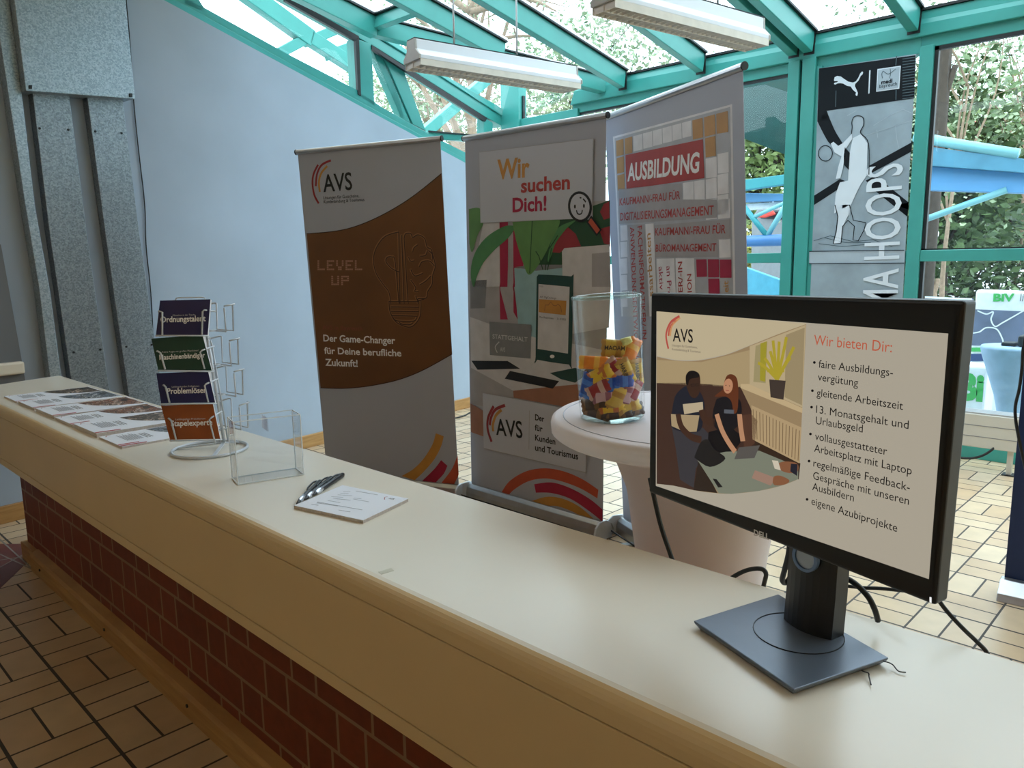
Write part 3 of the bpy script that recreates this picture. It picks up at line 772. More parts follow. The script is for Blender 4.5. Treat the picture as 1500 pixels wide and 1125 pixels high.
S.text([('Der', g5(332, 620), g5(371, 628), g5(332, 595)), ('für', g5(331, 663), g5(364, 670), g5(331, 638)), ('Kunden', g5(332, 706), g5(418, 724), g5(332, 681)), ('und Tourismus', g5(332, 748), g5(514, 787), g5(332, 722))], m_black, 12, bold=.022)
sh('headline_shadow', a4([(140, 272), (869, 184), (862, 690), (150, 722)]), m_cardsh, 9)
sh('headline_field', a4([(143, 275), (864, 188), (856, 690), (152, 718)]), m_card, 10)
g4 = lambda x, y: a4([(x, y)])[0]
S.text([('Wir', g4(258, 442), g4(462, 426), g4(258, 320))], m_tan, 11, bold=.028)
S.text([('suchen', g4(408, 527), g4(718, 504), g4(408, 440))], m_red, 11, bold=.028)
S.text([('Dich!', g4(355, 651), g4(570, 640), g4(355, 562))], m_crim, 11, bold=.028)
def ell(cx, cy, rx, ry, n=28, rot=0): return [(cx + rx * math.cos(2 * math.pi * k / n) * math.cos(rot) - ry * math.sin(2 * math.pi * k / n) * math.sin(rot), cy + rx * math.cos(2 * math.pi * k / n) * math.sin(rot) + ry * math.sin(2 * math.pi * k / n) * math.cos(rot)) for k in range(n)]
S.lines('magnifier_handle', [a4([(832, 688), (845, 703)])], .014, m_card, 11)
S.lines('magnifier_handle', [a4([(838, 695), (904, 784)])], .044, m_black, 11)
S.lines('magnifier_handle', [a4([(844, 703), (899, 777)])], .026, m_ored, 12)
sh('magnifier_rim', a4(ell(783, 618, 76, 98, rot=-.1)), m_black, 13)
sh('magnifier_lens', a4(ell(783, 618, 61, 82, rot=-.1)), m_card, 14)
S.shapes('magnifier_eye', [a4(ell(752, 617, 6, 13)), a4(ell(809, 613, 6, 13))], m_black, 15)
S.lines('magnifier_smile', [bez(*a4([(762, 640), (768, 660), (782, 666), (795, 658), (799, 638)])), bez(*a4([(782, 560), (793, 563)])), bez(*a4([(803, 568), (815, 580), (820, 590)]))], .007, m_black, 15)
sh('arc_print', bez(*a5([(182, 935), (220, 880), (290, 838), (370, 825), (450, 838), (530, 872), (596, 916)])) + bez(*a5([(592, 952), (520, 910), (440, 880), (370, 868), (300, 880), (240, 915), (212, 945)])), m_ored, 1)
sh('arc_print', bez(*a5([(325, 892), (400, 885), (480, 910), (560, 955), (614, 1000)])) + bez(*a5([(613, 1050), (560, 1008), (480, 955), (400, 930), (332, 928)])), m_crim, 1)
sh('arc_print', bez(*a5([(305, 966), (380, 945), (450, 955), (520, 990), (584, 1046)])) + bez(*a5([(540, 1036), (480, 1005), (420, 985), (365, 985)])), m_tan, 1)

# ---- banner 3
p3 = onz(913.3, 760, .08); q3 = onz(978.7, 800, .08)
n3 = (q3 - p3).normalized().cross(UP)
P3 = onp(1088, 98, p3, n3); w3_ = (V(P3.x, P3.y, 0) - V(p3.x, p3.y, 0)).length
t3, S = rollup('white roll-up banner headed AUSBILDUNG with ochre squares, right of the three standing banners', [(886, 174), (1088, 99), (1104, 872), (913.3, 760)], q3 - p3, p3)
b6 = lambda p: cv(p, 870, 90, 3.2125)
h6 = lambda x, y: b6([(x, y)])[0]
sh = lambda n, p, m, l=1: S.shapes(n, [p], m, l)
sh('print_border', b6([(90, 354), (651, 201), (668, 1200), (130, 1200)]), m_faint, 1)
sh('print_field', b6([(98, 362), (642, 214), (658, 1200), (138, 1200)]), m_strip, 2)
fa = []
for i in range(6): 
    x = 186 + i * 46; y = 352 - i * 12.6; fa.append(b6([(x, y), (x + 43, y - 11.6), (x + 45, y + 62), (x + 2, y + 72)]))
for i in range(2):
    for r in range(3):
        x = 527 + i * 56; y = 458 + r * 98 - i * 12 - (0 if i == 0 else 108 - 98); fa.append(b6([(x, y), (x + 52, y - 10), (x + 54, y + 86), (x + 2, y + 92)]))
for i, x in enumerate((420, 473)): fa.append(b6([(x, 572 - i * 8), (x + 50, 564 - i * 8), (x + 51, 650), (x + 2, 656)]))
for r in range(5): fa.append(b6([(125, 772 + r * 78), (157, 770 + r * 78), (160, 842 + r * 78), (128, 845 + r * 78)]))
fa.append(b6([(590, 838), (643, 836), (646, 922), (592, 924)])); fa.append(b6([(584, 652), (640, 645), (643, 735), (586, 742)]))
S.shapes('faint_square', fa, m_faint, 3)
og = [[(106, 374), (141, 364), (142, 439), (108, 448)], [(147, 363), (182, 353), (183, 430), (148, 438)], [(109, 455), (143, 446), (144, 521), (111, 529)], [(112, 537), (145, 528), (147, 602), (115, 608)],
      [(465, 278), (513, 265), (516, 357), (468, 368)], [(520, 263), (571, 249), (574, 342), (523, 355)], [(578, 247), (632, 233), (634, 332), (580, 341)], [(525, 362), (574, 350), (576, 444), (528, 452)]]
for q in og: sh('ochre_square', b6(q), m_dgold, 4)
sh('red_field', b6([(150, 441), (515, 366), (522, 549), (155, 602)]), m_red, 4)
S.text([('AUSBILDUNG', h6(160, 562), h6(497, 519), h6(160, 482))], m_whitep, 5, bold=.03)
sh('grey_strip', b6([(118, 600), (415, 573), (418, 650), (580, 650), (582, 735), (120, 765)]), m_pgrey, 4)
sh('grey_strip', b6([(288, 770), (643, 742), (645, 830), (585, 835), (588, 920), (290, 922)]), m_pgrey, 4)
sh('grey_strip', b6([(160, 770), (238, 766), (260, 1200), (190, 1200)]), m_pgrey, 4)
sh('light_strip', b6([(244, 765), (283, 762), (300, 1200), (264, 1200)]), m_faint, 4)
sh('light_strip', b6([(296, 928), (380, 926), (392, 1200), (306, 1200)]), m_faint, 4)
sh('light_strip', b6([(386, 926), (474, 926), (484, 1200), (394, 1200)]), m_faint, 4)
S.text([('KAUFMANN/-FRAU FÜR', h6(123, 678), h6(408, 647), h6(123, 645)), ('DIGITALISIERUNGSMANAGEMENT', h6(126, 749), h6(565, 721), h6(126, 713)), ('KAUFMANN/-FRAU FÜR', h6(290, 819), h6(622, 808), h6(290, 785)), ('BÜROMANAGEMENT', h6(293, 895), h6(578, 893), h6(293, 862)),
        ('FACHINFORMATIKER/-IN', (934.6, 332), (941.5, 497), (941, 331)), ('ANWENDUNGSENTWICKLUNG', (923.6, 333), (931.5, 545), (929.6, 332)),
        ('ER/-IN', (1000.7, 428), (1000, 383), (994.5, 428)), ('ION', (1014.2, 428), (1013.4, 401), (1008, 428))], m_red, 5, bold=.012)
S.text([('ssarbeiten', (957.8, 434), (953.4, 341), (951, 434)), ('eit', (1068, 428), (1067.5, 411), (1060.5, 428))], m_dgold, 5, bold=.012)
S.text([('an Projekten', (977, 390), (980, 478), (983.5, 389.6)), ('aktiv', (965.6, 391), (967.2, 425), (971.5, 390.6))], m_crim, 5)
for q in [[(483, 932), (532, 931), (534, 1013), (486, 1014)], [(538, 931), (590, 931), (592, 1016), (540, 1016)], [(594, 932), (649, 932), (650, 1018), (596, 1018)], [(540, 1022), (592, 1022), (594, 1100), (542, 1098)]]: sh('crimson_square', b6(q), m_crim, 4)
sh('sign_field', [(919, 672), (990, 698), (992, 748), (921, 702)], m_card, 1)
sh('arc_print', [(922, 676), (936, 692), (924, 687)], m_ored, 2)
sh('arc_print', [(976, 770), (982, 795), (970, 797)], m_ored, 2)

# ---- blue banner at the right edge
bt = thing("roll_up_banner", "plain dark blue roll-up banner cut by the right edge of the photo", "banner", onz(1500, 858, 0))
a = onz(1471, 850, 0.06); blue_a = a.copy(); b_ = onz(1500, 857, .06); d = V(0.08, -1, 0).normalized(); n = V(-1, -.08, 0).normalized()
m_blue = mat('deep_blue_fabric', rgb(14, 44, 92), 0.5, 0, .04, 3)
H0 = 1.22
topz = onp(1487, 480, a, n)
bm = B(); prism(bm, [a + V(0, 0, 0), a + d * .85, a + d * .85 + V(0, 0, 2.02), a + V(0, 0, 2.02)], -n * .002); f_ = obj('printed_panel', bm, m_blue, bt)
A = V(a.x, a.y, 0)
bm = B(); prism(bm, [A - d * .012 + n * q + V(0, 0, z) for q, z in ((-.04, 0), (-.04, .05), (-.01, .075), (.03, .075), (.09, .03), (.1, .0))], d * .874); obj('cassette', bm, m_alu, bt, bevel=.003)
# ------------------------------------------------------------------ outside
m_ground = mat('pale_paving', rgb(176, 176, 174), 0.85, 0, .08, 3)
m_bark = mat('bark', rgb(70, 60, 52), 0.9, 0, .2, 18, .3)
m_barkp = mat('pale_bark', rgb(150, 128, 108), 0.9, 0, .2, 18, .3)
def leafmat(name, c1, c2):
    m = mat(name, c1, 0.55); t = m.node_tree; b = t.nodes['Principled BSDF']
    no = t.nodes.new('ShaderNodeTexNoise'); no.inputs['Scale'].default_value = 1.7; no.inputs['Detail'].default_value = 8; no.inputs['Roughness'].default_value = .8
    co = t.nodes.new('ShaderNodeTexCoord'); r = t.nodes.new('ShaderNodeValToRGB')
    r.color_ramp.elements[0].color = c1; r.color_ramp.elements[1].color = c2; r.color_ramp.elements[0].position = .35; r.color_ramp.elements[1].position = .65
    t.links.new(co.outputs['Object'], no.inputs['Vector']); t.links.new(no.outputs['Fac'], r.inputs[0]); t.links.new(r.outputs[0], b.inputs['Base Color'])
    return m
m_lf_dark = leafmat('dark_foliage', rgb(40, 62, 38), rgb(92, 118, 66))
m_lf_mid = leafmat('mid_foliage', rgb(74, 100, 58), rgb(140, 158, 92))
m_lf_pale = leafmat('pale_foliage', rgb(104, 128, 100), rgb(168, 182, 142))
m_lf_yel = leafmat('yellowing_foliage', rgb(96, 118, 62), rgb(196, 172, 82))
bm = B(); lohi(bm, (6.12, -30, -.3), (70, 60, -.12)); lohi(bm, (-10, 6.25, -.3), (6.12, 60, -.12)); o = obj('ground', bm, m_ground); o['kind'] = 'structure'

def tree(name, label, base, top, crown, rad, nleaf, lsize, ml, mb, trunk_r=.16, nlimb=9, spread=.55, seed=1, cat='tree', group=None):
    R = random.Random(seed); base = Vector(base); top = Vector(top); crown = Vector(crown)
    t = thing(name, label, cat, base, 0, group)
    bm = B(); tr = smoothpath([base, base.lerp(top, .4) + V(R.uniform(-.15, .15), R.uniform(-.15, .15), 0), top], 5)
    n = len(tr); tube(bm, tr, [trunk_r * (1 - .75 * i / (n - 1)) for i in range(n)], 7); obj('trunk', bm, mb, t, smooth=True)
    tips = []
    for k in range(nlimb):
        a = R.uniform(0, 6.283); el = R.uniform(-.5, 1)
        tip = crown + V(math.cos(a) * rad[0] * math.sqrt(max(0, 1 - el * el)), math.sin(a) * rad[1] * math.sqrt(max(0, 1 - el * el)), el * rad[2]) * R.uniform(.75, 1)
        st = tr[int(n * R.uniform(.55, .98))]; mid = st.lerp(tip, .5) + V(R.uniform(-.3, .3), R.uniform(-.3, .3), R.uniform(0, .4))
        pth = smoothpath([st, mid, tip], 5); m_ = len(pth); r0 = trunk_r * .42
        bm = B(); tube(bm, pth, [r0 * (1 - .85 * i / (m_ - 1)) for i in range(m_)], 5)
        for j in range(4):
            q = pth[R.randint(3, m_ - 1)]; e = q + V(R.gauss(0, .3) * rad[0], R.gauss(0, .3) * rad[1], R.gauss(.1, .25) * rad[2])
            tube(bm, [q, q.lerp(e, .5) + V(0, 0, .08), e], [r0 * .3, r0 * .2, r0 * .06], 4); tips.append(e)
        obj('branch', bm, mb, t, smooth=True); tips += [tip, pth[-3], mid]
    bm = B()
    for i in range(nleaf):
        c = tips[R.randrange(len(tips))] + V(*[max(-.7, min(.7, R.gauss(0, spread) * .5)) * q_ for q_ in rad])
        d = V(R.gauss(0, 1), R.gauss(0, 1), R.gauss(-.2, .6)).normalized(); s = d.orthogonal().normalized(); s.rotate(Matrix.Rotation(R.uniform(0, 6.28), 3, d)); L = lsize * R.uniform(.6, 1.3)
        if c.z < base.z + .05: continue
        vs = [bm.verts.new(c), bm.verts.new(c + d * L * .5 + s * L * .27), bm.verts.new(c + d * L), bm.verts.new(c + d * L * .5 - s * L * .27)]
        bm.faces.new(vs)
    o = obj('foliage', bm, ml, t, recalc=False)
    return t
def gp(x, y, X):
    p = onx(x, y, X); return p
def tree_at(name, label, px, py, X, rad, *a, trunk_dx=0.0, **k):
    c = gp(px, py, X); base = V(c.x + trunk_dx, c.y + trunk_dx * .5, -.12); top = V(c.x, c.y, c.z - rad[2] * .1)
    return tree(name, label, base, top, c, rad, *a, **k)
tree_at('broadleaf_tree', 'tall sparse tree whose bare branches show through the glass roof', 690, 5, 11.5, (1.7, 2.3, 1.6), 1300, .085, m_lf_pale, m_barkp, .2, 14, .7, seed=3)
tree_at('broadleaf_tree', 'pale leafy tree seen through the triangular glazing above the plaster wall', 640, 150, 18, (2.4, 2.9, 2.2), 5200, .17, m_lf_pale, m_barkp, .18, 12, .6, seed=5)
tree_at('broadleaf_tree', 'light green tree behind the top of the middle roll-up banner', 840, 140, 23, (2.2, 3.0, 2.4), 5200, .22, m_lf_pale, m_bark, .15, 10, .6, seed=8)
tree_at('broadleaf_tree', 'green tree seen over the blue canopy just right of the right roll-up banner', 1115, 235, 17, (1.2, 1.9, 1.5), 6500, .19, m_lf_mid, m_bark, .18, 10, .6, seed=11)
tree_at('broadleaf_tree', 'slender grey-green tree with a thin trunk beside the right window mullion', 1420, 110, 12.6, (.9, 1.8, 1.6), 2300, .085, m_lf_pale, m_barkp, .05, 11, .75, seed=14, trunk_dx=.4)
tree_at('broadleaf_tree', 'leafy tree at the top right corner of the right-hand window', 1500, 140, 17.8, (1.0, 1.9, 2.0), 2600, .11, m_lf_pale, m_barkp, .05, 10, .75, seed=15)
bt_ = gp(1381, 300, 10.8)
t = thing('tree_trunk', 'straight grey-brown tree trunk standing right beside the window mullion', 'tree', V(bt_.x, bt_.y, -.12))
pa = gp(1356, 445, 10.8); pb = gp(1386, 60, 10.8)
bm = B(); tube(bm, smoothpath([V(pa.x, pa.y, -.12), gp(1368, 300, 10.8), gp(1378, 180, 10.8), pb], 5), .075, 8); obj('trunk', bm, m_bark, t, smooth=True)
bm = B(); tube(bm, smoothpath([gp(1377, 170, 10.8), gp(1388, 130, 10.8), gp(1400, 95, 10.8)], 4), .035, 6); obj('branch', bm, m_bark, t, smooth=True)
# dense shrubs behind the blue canopy
for i, (px, py, X, ry, ml, lab) in enumerate([(1385, 315, 15.2, 1.5, m_lf_dark, 'dark dense shrub just right of the window mullion, below the blue canopy'),
      (1465, 310, 23.5, 2.3, m_lf_dark, 'dark green shrub below the blue canopy near the right edge'), (1540, 300, 20.5, 1.6, m_lf_mid, 'mid green shrub cut by the right edge, below the blue canopy'),
      (1430, 255, 28, 3.0, m_lf_mid, 'high green shrub behind the blue canopy under the sparse trees'), (1340, 290, 33, 3.0, m_lf_dark, 'dark shrub behind the printed window film')]):
    tree_at('garden_shrub', lab, px, py, X, (.7, ry, 1.9), 7000, .2, ml, m_bark, .1, 14, .62, seed=30 + i, cat='shrub')
tree_at('garden_shrub', 'yellowing low shrub behind the light blue panel, left of the window posts', 1128, 400, 15.5, (.7, 1.2, .7), 2200, .14, m_lf_yel, m_bark, .06, 9, .6, seed=40, cat='shrub')
tree_at('garden_shrub', 'deep green low shrub behind the dark blue outdoor banner', 1400, 420, 17.6, (.6, 2.4, 1.0), 4200, .16, m_lf_dark, m_bark, .07, 10, .62, seed=41, cat='shrub')
t = thing('bare_stem', 'pale forked bare stem in front of the dark shrubs', 'shrub', gp(1366, 450, 13))
bm = B(); tube(bm, smoothpath([gp(1369, 450, 13) , gp(1367, 425, 13), gp(1363, 400, 13), gp(1361, 375, 13)], 4), .045, 6); tube(bm, smoothpath([gp(1368, 430, 13), gp(1372, 420, 13), gp(1374, 408, 13)], 4), .03, 6)
obj('stem', bm, m_barkp, t, smooth=True)

# blue steel canopy
m_blue1 = mat('canopy_blue', rgb(92, 150, 200), 0.45, 0, .04, 3)
m_blue2 = mat('weathered_canopy_blue', rgb(78, 136, 164), 0.55, 0, .14, 7)
m_teal3 = mat('canopy_teal', rgb(48, 140, 150), 0.45, 0, .05, 4)
m_lblue = mat('canopy_light_tube', rgb(116, 176, 186), 0.4, 0, .04, 4)
m_tubeb = mat('canopy_blue_tube', rgb(72, 118, 172), 0.35, 0, .04, 4)
m_wht = mat('white_paint', rgb(228, 230, 232), 0.6)
t = thing('steel_canopy', 'light blue steel canopy seen outside through the right-hand window', 'canopy', V(9.6, 1.0, -.12))
XC = 9.4
def cslab(name, px, X, depth, m, par=t): 
    bm = B(); prism(bm, [onx(x, y, X) for x, y in px], V(depth, 0, 0)); return obj(name, bm, m, par, bevel=.006)
cslab('lower_fascia', [(1340, 242), (1640, 264), (1640, 287), (1340, 278)], XC, .25, m_blue1)
cslab('upper_fascia', [(1340, 212), (1430, 224), (1640, 250), (1640, 263.5), (1340, 241)], XC - .12, .5, m_blue2)
bm = B(); tube(bm, [onx(1340, 200, XC - .1), onx(1400, 211, XC - .1), onx(1492, 226, XC - .1)], .055, 10); obj('gutter_pipe', bm, m_lblue, t, smooth=True)
bm = B(); tube(bm, [onx(1340, 327, XC), onx(1475, 278, XC)], .035, 8); obj('brace', bm, m_lblue, t, smooth=True)
q = onx(1200, 300, XC + .15)
bm = B(); tube(bm, [V(q.x, q.y, -.12), V(q.x, q.y, 2.6)], .08, 12); obj('column', bm, m_teal3, t, smooth=True)
q2 = onx(1620, 300, XC + .15)
bm = B(); tube(bm, [V(q2.x, q2.y, -.12), V(q2.x, q2.y, 2.3)], .08, 12); obj('column', bm, m_teal3, t, smooth=True)
t2c = thing('steel_truss', 'blue and teal steel truss with V braces seen outside, right of the right roll-up banner', 'canopy', V(9.6, 3.2, -.12))
cslab('top_chord', [(1010, 274), (1168, 253), (1168, 267), (1010, 290)], XC, .14, m_teal3, t2c)
cslab('roof_edge', [(1010, 282), (1168, 284), (1168, 293), (1010, 299)], XC + .2, .2, m_blue1, t2c)
cslab('white_board', [(1010, 303), (1168, 294), (1168, 300), (1010, 318)], XC + .3, .06, m_wht, t2c)
bm = B(); tube(bm, [onx(1010, 356, XC), onx(1168, 351, XC)], .075, 12); obj('bottom_chord', bm, m_tubeb, t2c, smooth=True)
for a, b_, m, r in (((1086, 298), (1124, 346), m_teal3, .035), ((1124, 346), (1160, 285), m_lblue, .035), ((1100, 320), (1165, 290), m_lblue, .025)):
    bm = B(); tube(bm, [onx(*a, XC), onx(*b_, XC)], r, 8); obj('brace', bm, m, t2c, smooth=True)
cslab('side_panel', [(1000, 362), (1095, 393), (1170, 420), (1170, 560), (1000, 560)], XC - .3, .1, mat('panel_cyan', rgb(74, 154, 182), .5), t2c)
q = onx(1030, 300, XC + .1)
bm = B(); tube(bm, [V(q.x, q.y, -.12), V(q.x, q.y, 2.3)], .07, 12); obj('column', bm, m_teal3, t2c, smooth=True)
# things further off
t = thing('parked_van', 'grey parked van partly hidden behind the V braces of the truss', 'vehicle', gp(1120, 345, 12))
m_van = mat('van_grey', rgb(120, 124, 128), .35, .2); m_dk = mat('dark_glass', rgb(40, 46, 52), .15)
g0 = gp(1165, 400, 15); 
def vslab(name, px, X, d, m): 
    bm = B(); prism(bm, [onx(x, y, X) for x, y in px], V(d, 0, 0)); return obj(name, bm, m, t, bevel=.04)
vslab('body', [(1100, 318), (1110, 304), (1158, 304), (1162, 345), (1162, 470), (1098, 470)], 12, 1.4, m_van)
vslab('windscreen', [(1112, 320), (1116, 308), (1150, 308), (1153, 322)], 11.97, .05, m_dk)
vslab('red_board', [(1100, 318), (1130, 306), (1136, 314), (1120, 319)], 11.8, .05, mat('red_board', rgb(206, 66, 54), .5))
t = thing('distant_house', 'distant house with a red roof behind the trees at the right window', 'house', gp(1390, 300, 40))
h0 = gp(1362, 207, 40); h1 = gp(1402, 205, 40); hz = h0.z
bm = B(); lohi(bm, (40, h1.y - 1, -.12), (46, h0.y + .2, hz)); obj('wall', bm, m_wht, t)
bm = B(); prism(bm, [V(39.6, h1.y - 1.2, hz), V(43, h1.y - 1.2, hz + 1.2), V(46.4, h1.y - 1.2, hz)], V(0, h0.y - h1.y + 1.6, 0)); obj('roof', bm, mat('red_roof_tiles', rgb(206, 96, 84), .7, 0, .15, 5), t)
t = thing('globe_lamp', 'white globe street lamp at the right window mullion', 'street lamp', gp(1361, 420, 12.5))
gl_ = gp(1366, 343, 12.5)
bm = B(); lathe(bm, [(0, -.085), (.05, -.07), (.08, -.03), (.085, 0), (.08, .03), (.05, .07), (0, .085)], gl_, 20); obj('globe', bm, m_wht, t, smooth=True)
bm = B(); tube(bm, [V(gl_.x, gl_.y, -.12), gl_ - V(0, 0, .07)], .02, 8); obj('pole', bm, m_gasket, t, smooth=True)
# dark overhanging eave outside the left bay
bm = B(); prism(bm, [onx(x, y, 6.9) for x, y in [(1000, 100), (1165, 70), (1165, 232), (1090, 203), (1000, 165)]], V(.06, 0, 0)); o = obj('trim_5', bm, mat('dark_teal_board', rgb(22, 74, 72), .5)); o['kind'] = 'structure'
# neighbouring glass roof beyond the wall, seen through the strip glazing
nb = struct('window_6', (4.5, 7.0, 3.2))
def ons2(x, y): return ons(x, y, -.9)
for a, b_, w in (((345, -22), (455, 58), .16), ((452, 55), (540, 112), .13), ((620, 196), (722, 108), .12)):
    bm = B(); beam(bm, ons2(*a), ons2(*b_), .10, w, SN.cross((ons2(*b_) - ons2(*a)).normalized())); obj('rafter', bm, m_teal, nb, bevel=.006)
for a, b_ in (((408, 78), (446, 58)), ((462, 56), (495, 42)), ((478, 82), (520, 66))):
    bm = B(); beam(bm, ons2(*a), ons2(*b_), .08, .09, SN.cross((ons2(*b_) - ons2(*a)).normalized())); obj('purlin', bm, m_teal, nb, bevel=.006)
# promotional stands outside
m_promo = mat('promo_white', rgb(236, 238, 242), .4); m_map = mat('promo_map_violet', rgb(104, 112, 138), .5, 0, .2, 5)
m_grn = mat('promo_green', rgb(70, 178, 92), .5); m_navy = mat('promo_navy', rgb(52, 74, 122), .5); m_skyb = mat('stretch_cloth_blue', rgb(150, 176, 206), .6)
XPR = 8.0
t = thing('promotion_wall', 'white outdoor promotion wall with green BiV lettering and a map picture', 'display stand', onx(1460, 640, XPR))
bm = B(); prism(bm, [onx(x, y, XPR) for x, y in [(1429, 424), (1640, 432), (1640, 720), (1410, 660)]], V(.12, 0, 0)); fr = obj('panel', bm, m_promo, t, bevel=.03, seg=3)
S = Sheet(fr, onx(1460, 500, XPR), (0, -1, 0), (0, 0, 1), .003)
S.shapes('map_picture', [[(1428, 453), (1640, 462), (1640, 512), (1422, 506)]], m_map, 1)
S.lines('map_line', [bez((1432, 455), (1445, 460), (1455, 457), (1452, 468), (1458, 478), (1470, 472), (1500, 455)), bez((1424, 488), (1435, 486), (1445, 480), (1460, 482), (1468, 495), (1470, 503))], .012, m_promo, 2)
S.text([('BiV', (1455, 441), (1486, 441), (1455, 430))], m_grn, 2, bold=.04)
S.text([('lite', (1494, 441), (1512, 442), (1494, 430))], m_pgrey2, 2)
S.shapes('green_band', [[(1421, 509), (1452, 509), (1452, 515), (1420, 515)]], m_grn, 2)
S.shapes('navy_band', [[(1420, 518), (1448, 518), (1447, 529), (1419, 529)]], m_navy, 2)
t = thing('promotion_counter', 'low white outdoor promotion counter with big green letters', 'counter', onx(1430, 640, 7.4))
bm = B(); prism(bm, [onx(x, y, 7.5) for x, y in [(1380, 534), (1449, 537), (1436, 650), (1370, 640)]], V(.3, 0, 0)); fr = obj('panel', bm, m_promo, t, bevel=.02)
S = Sheet(fr, onx(1430, 570, 7.5), (0, -1, 0), (0, 0, 1), .003)
S.text([('Bi', (1404, 583), (1440, 586), (1404, 545))], m_grn, 1, bold=.06)
t = thing('outdoor_banner', 'dark blue outdoor banner top just above the monitor, lettered DIV', 'banner', onx(1390, 640, 8.6))
bm = B(); prism(bm, [onx(x, y, 8.6) for x, y in [(1355, 435), (1424, 438), (1414, 660), (1345, 650)]], V(.05, 0, 0)); fr = obj('panel', bm, mat('outdoor_navy', rgb(66, 78, 126), .5), t)
S = Sheet(fr, onx(1390, 440, 8.6), (0, -1, 0), (0, 0, 1), .003)
S.shapes('white_rail', [[(1355, 434), (1424, 437), (1424, 439.5), (1355, 437)]], m_promo, 1)
S.text([('DIV bz', (1371, 447), (1406, 449), (1371, 441))], m_promo, 1, bold=.03)
t = thing('bar_table', 'outdoor bar table under a pale blue stretch cloth, seen through the right window', 'table', onx(1478, 660, 7.1))
c = onx(1490, 507, 7.1); zt = c.z; fl = V(c.x, c.y, -.12)
bm = B(); lathe(bm, [(0, zt + .12), (.245, zt + .12), (.25, zt + .10), (.235, zt + .04), (.13, zt - .28), (.10, zt - .42), (.16, zt - .62), (.2, .12), (0, .12)], (c.x, c.y, -.12), 28); obj('stretch_cloth', bm, m_skyb, t, smooth=True)
t = thing('shoulder_bag', 'black bag standing on the pale blue outdoor bar table', 'bag', V(c.x, c.y - .06, zt))
bm = B(); box(bm, (c.x, c.y - .07, zt + .045), (.14, .12, .09)); obj('bag_body', bm, m_gasket, t, bevel=.02, seg=3)
bm = B(); box(bm, (c.x, c.y + .05, zt + .015), (.12, .1, .03)); obj('bag_flap', bm, m_gasket, t, bevel=.008)
# ------------------------------------------------------------------ ducts, cable on the wall
def galv(name, c1, c2, met=.55):
    m = mat(name, c1, .42, met); t = m.node_tree; b = t.nodes['Principled BSDF']
    vo = t.nodes.new('ShaderNodeTexVoronoi'); vo.inputs['Scale'].default_value = 140; co = t.nodes.new('ShaderNodeTexCoord')
    r = t.nodes.new('ShaderNodeValToRGB'); r.color_ramp.elements[0].color = c1; r.color_ramp.elements[1].color = c2
    sp = t.nodes.new('ShaderNodeSeparateColor'); t.links.new(co.outputs['Object'], vo.inputs['Vector']); t.links.new(vo.outputs['Color'], sp.inputs[0])
    t.links.new(sp.outputs[0], r.inputs[0]); t.links.new(r.outputs[0], b.inputs['Base Color']); return m
m_galv = galv('galvanised_sheet', rgb(136, 152, 164), rgb(178, 192, 202))
m_galv2 = galv('spangled_galvanised_sheet', rgb(116, 126, 134), rgb(158, 168, 176))
def wslab(name, px, off0, off1, m, parent, bevel=.003):
    bm = B(); prism(bm, [onw(x, y, off1) for x, y in px], -WN * (off1 - off0)); return obj(name, bm, m, parent, bevel=bevel)
t = thing('duct_cover', 'large galvanised sheet box at the top left, above the two flat ducts', 'duct', onw(118, 139, .0))
wslab('casing', [(21, 0), (6, -90), (176, -90), (184, 0), (198, 145), (38, 133)], .0, .13, m_galv, t)
for x, y in ((45, 127), (192, 139)): wslab('clip', [(x - 2.5, y - 2.5), (x + 2.5, y - 2.5), (x + 2.5, y + 3), (x - 2.5, y + 3)], .128, .136, m_gasket, t)
for k, (L_, R_, sc, lab) in enumerate((([(47, 132), (72.5, 340), (105, 562), (117, 640)], [(101, 135), (127, 340), (159, 562), (172, 640)], [(58, 188), (100, 190), (108, 516), (147, 512)], 'left of the two flat galvanised ducts running down the wall'),
                            ([(127, 137), (154, 340), (186, 562), (198, 640)], [(179, 140), (204, 340), (236, 562), (250, 640)], [(139.6, 192.5), (178, 195), (185, 508), (222, 505)], 'right of the two flat galvanised ducts, next to the wire leaflet rack'))):
    t = thing('ventilation_duct', lab, 'duct', onw((L_[-1][0] + R_[-1][0]) / 2, 640, 0), group='flat wall ducts')
    wslab('duct_body', L_ + R_[::-1], .0, .062, m_galv2, t)
    for x, y in sc:
        bm = B(); c = onw(x, y, .062); lathe(bm, [(.007, 0), (.006, .004), (0, .005)], c, 10, WN.to_track_quat('Z', 'Y').to_matrix()); obj('screw', bm, m_gasket, t)
t = thing('cable_trunking', 'narrow galvanised cable trunking at the far left edge', 'trunking', onw(84, 600, 0))
wslab('trunking_body', [(-9, -90), (0, 57), (39, 300), (39.5, 258), (12, -90)][:2] + [(37, 300), (57, 420), (79, 600), (96, 600), (74, 430), (51, 300), (33, 145), (14, 0), (5, -90)], .0, .075, m_galv, t)
tt = props(obj('wall_cable', tube(B(), smoothpath([onw(x, y, .008) for x, y in ((183, -20), (190, 60), (196, 150), (203, 220), (212, 300), (214, 360), (221, 430), (226, 520), (236, 640))], 5), .0035, 6), m_gasket, smooth=True), 'thin black cable running down the pale blue wall beside the ducts', 'cable')

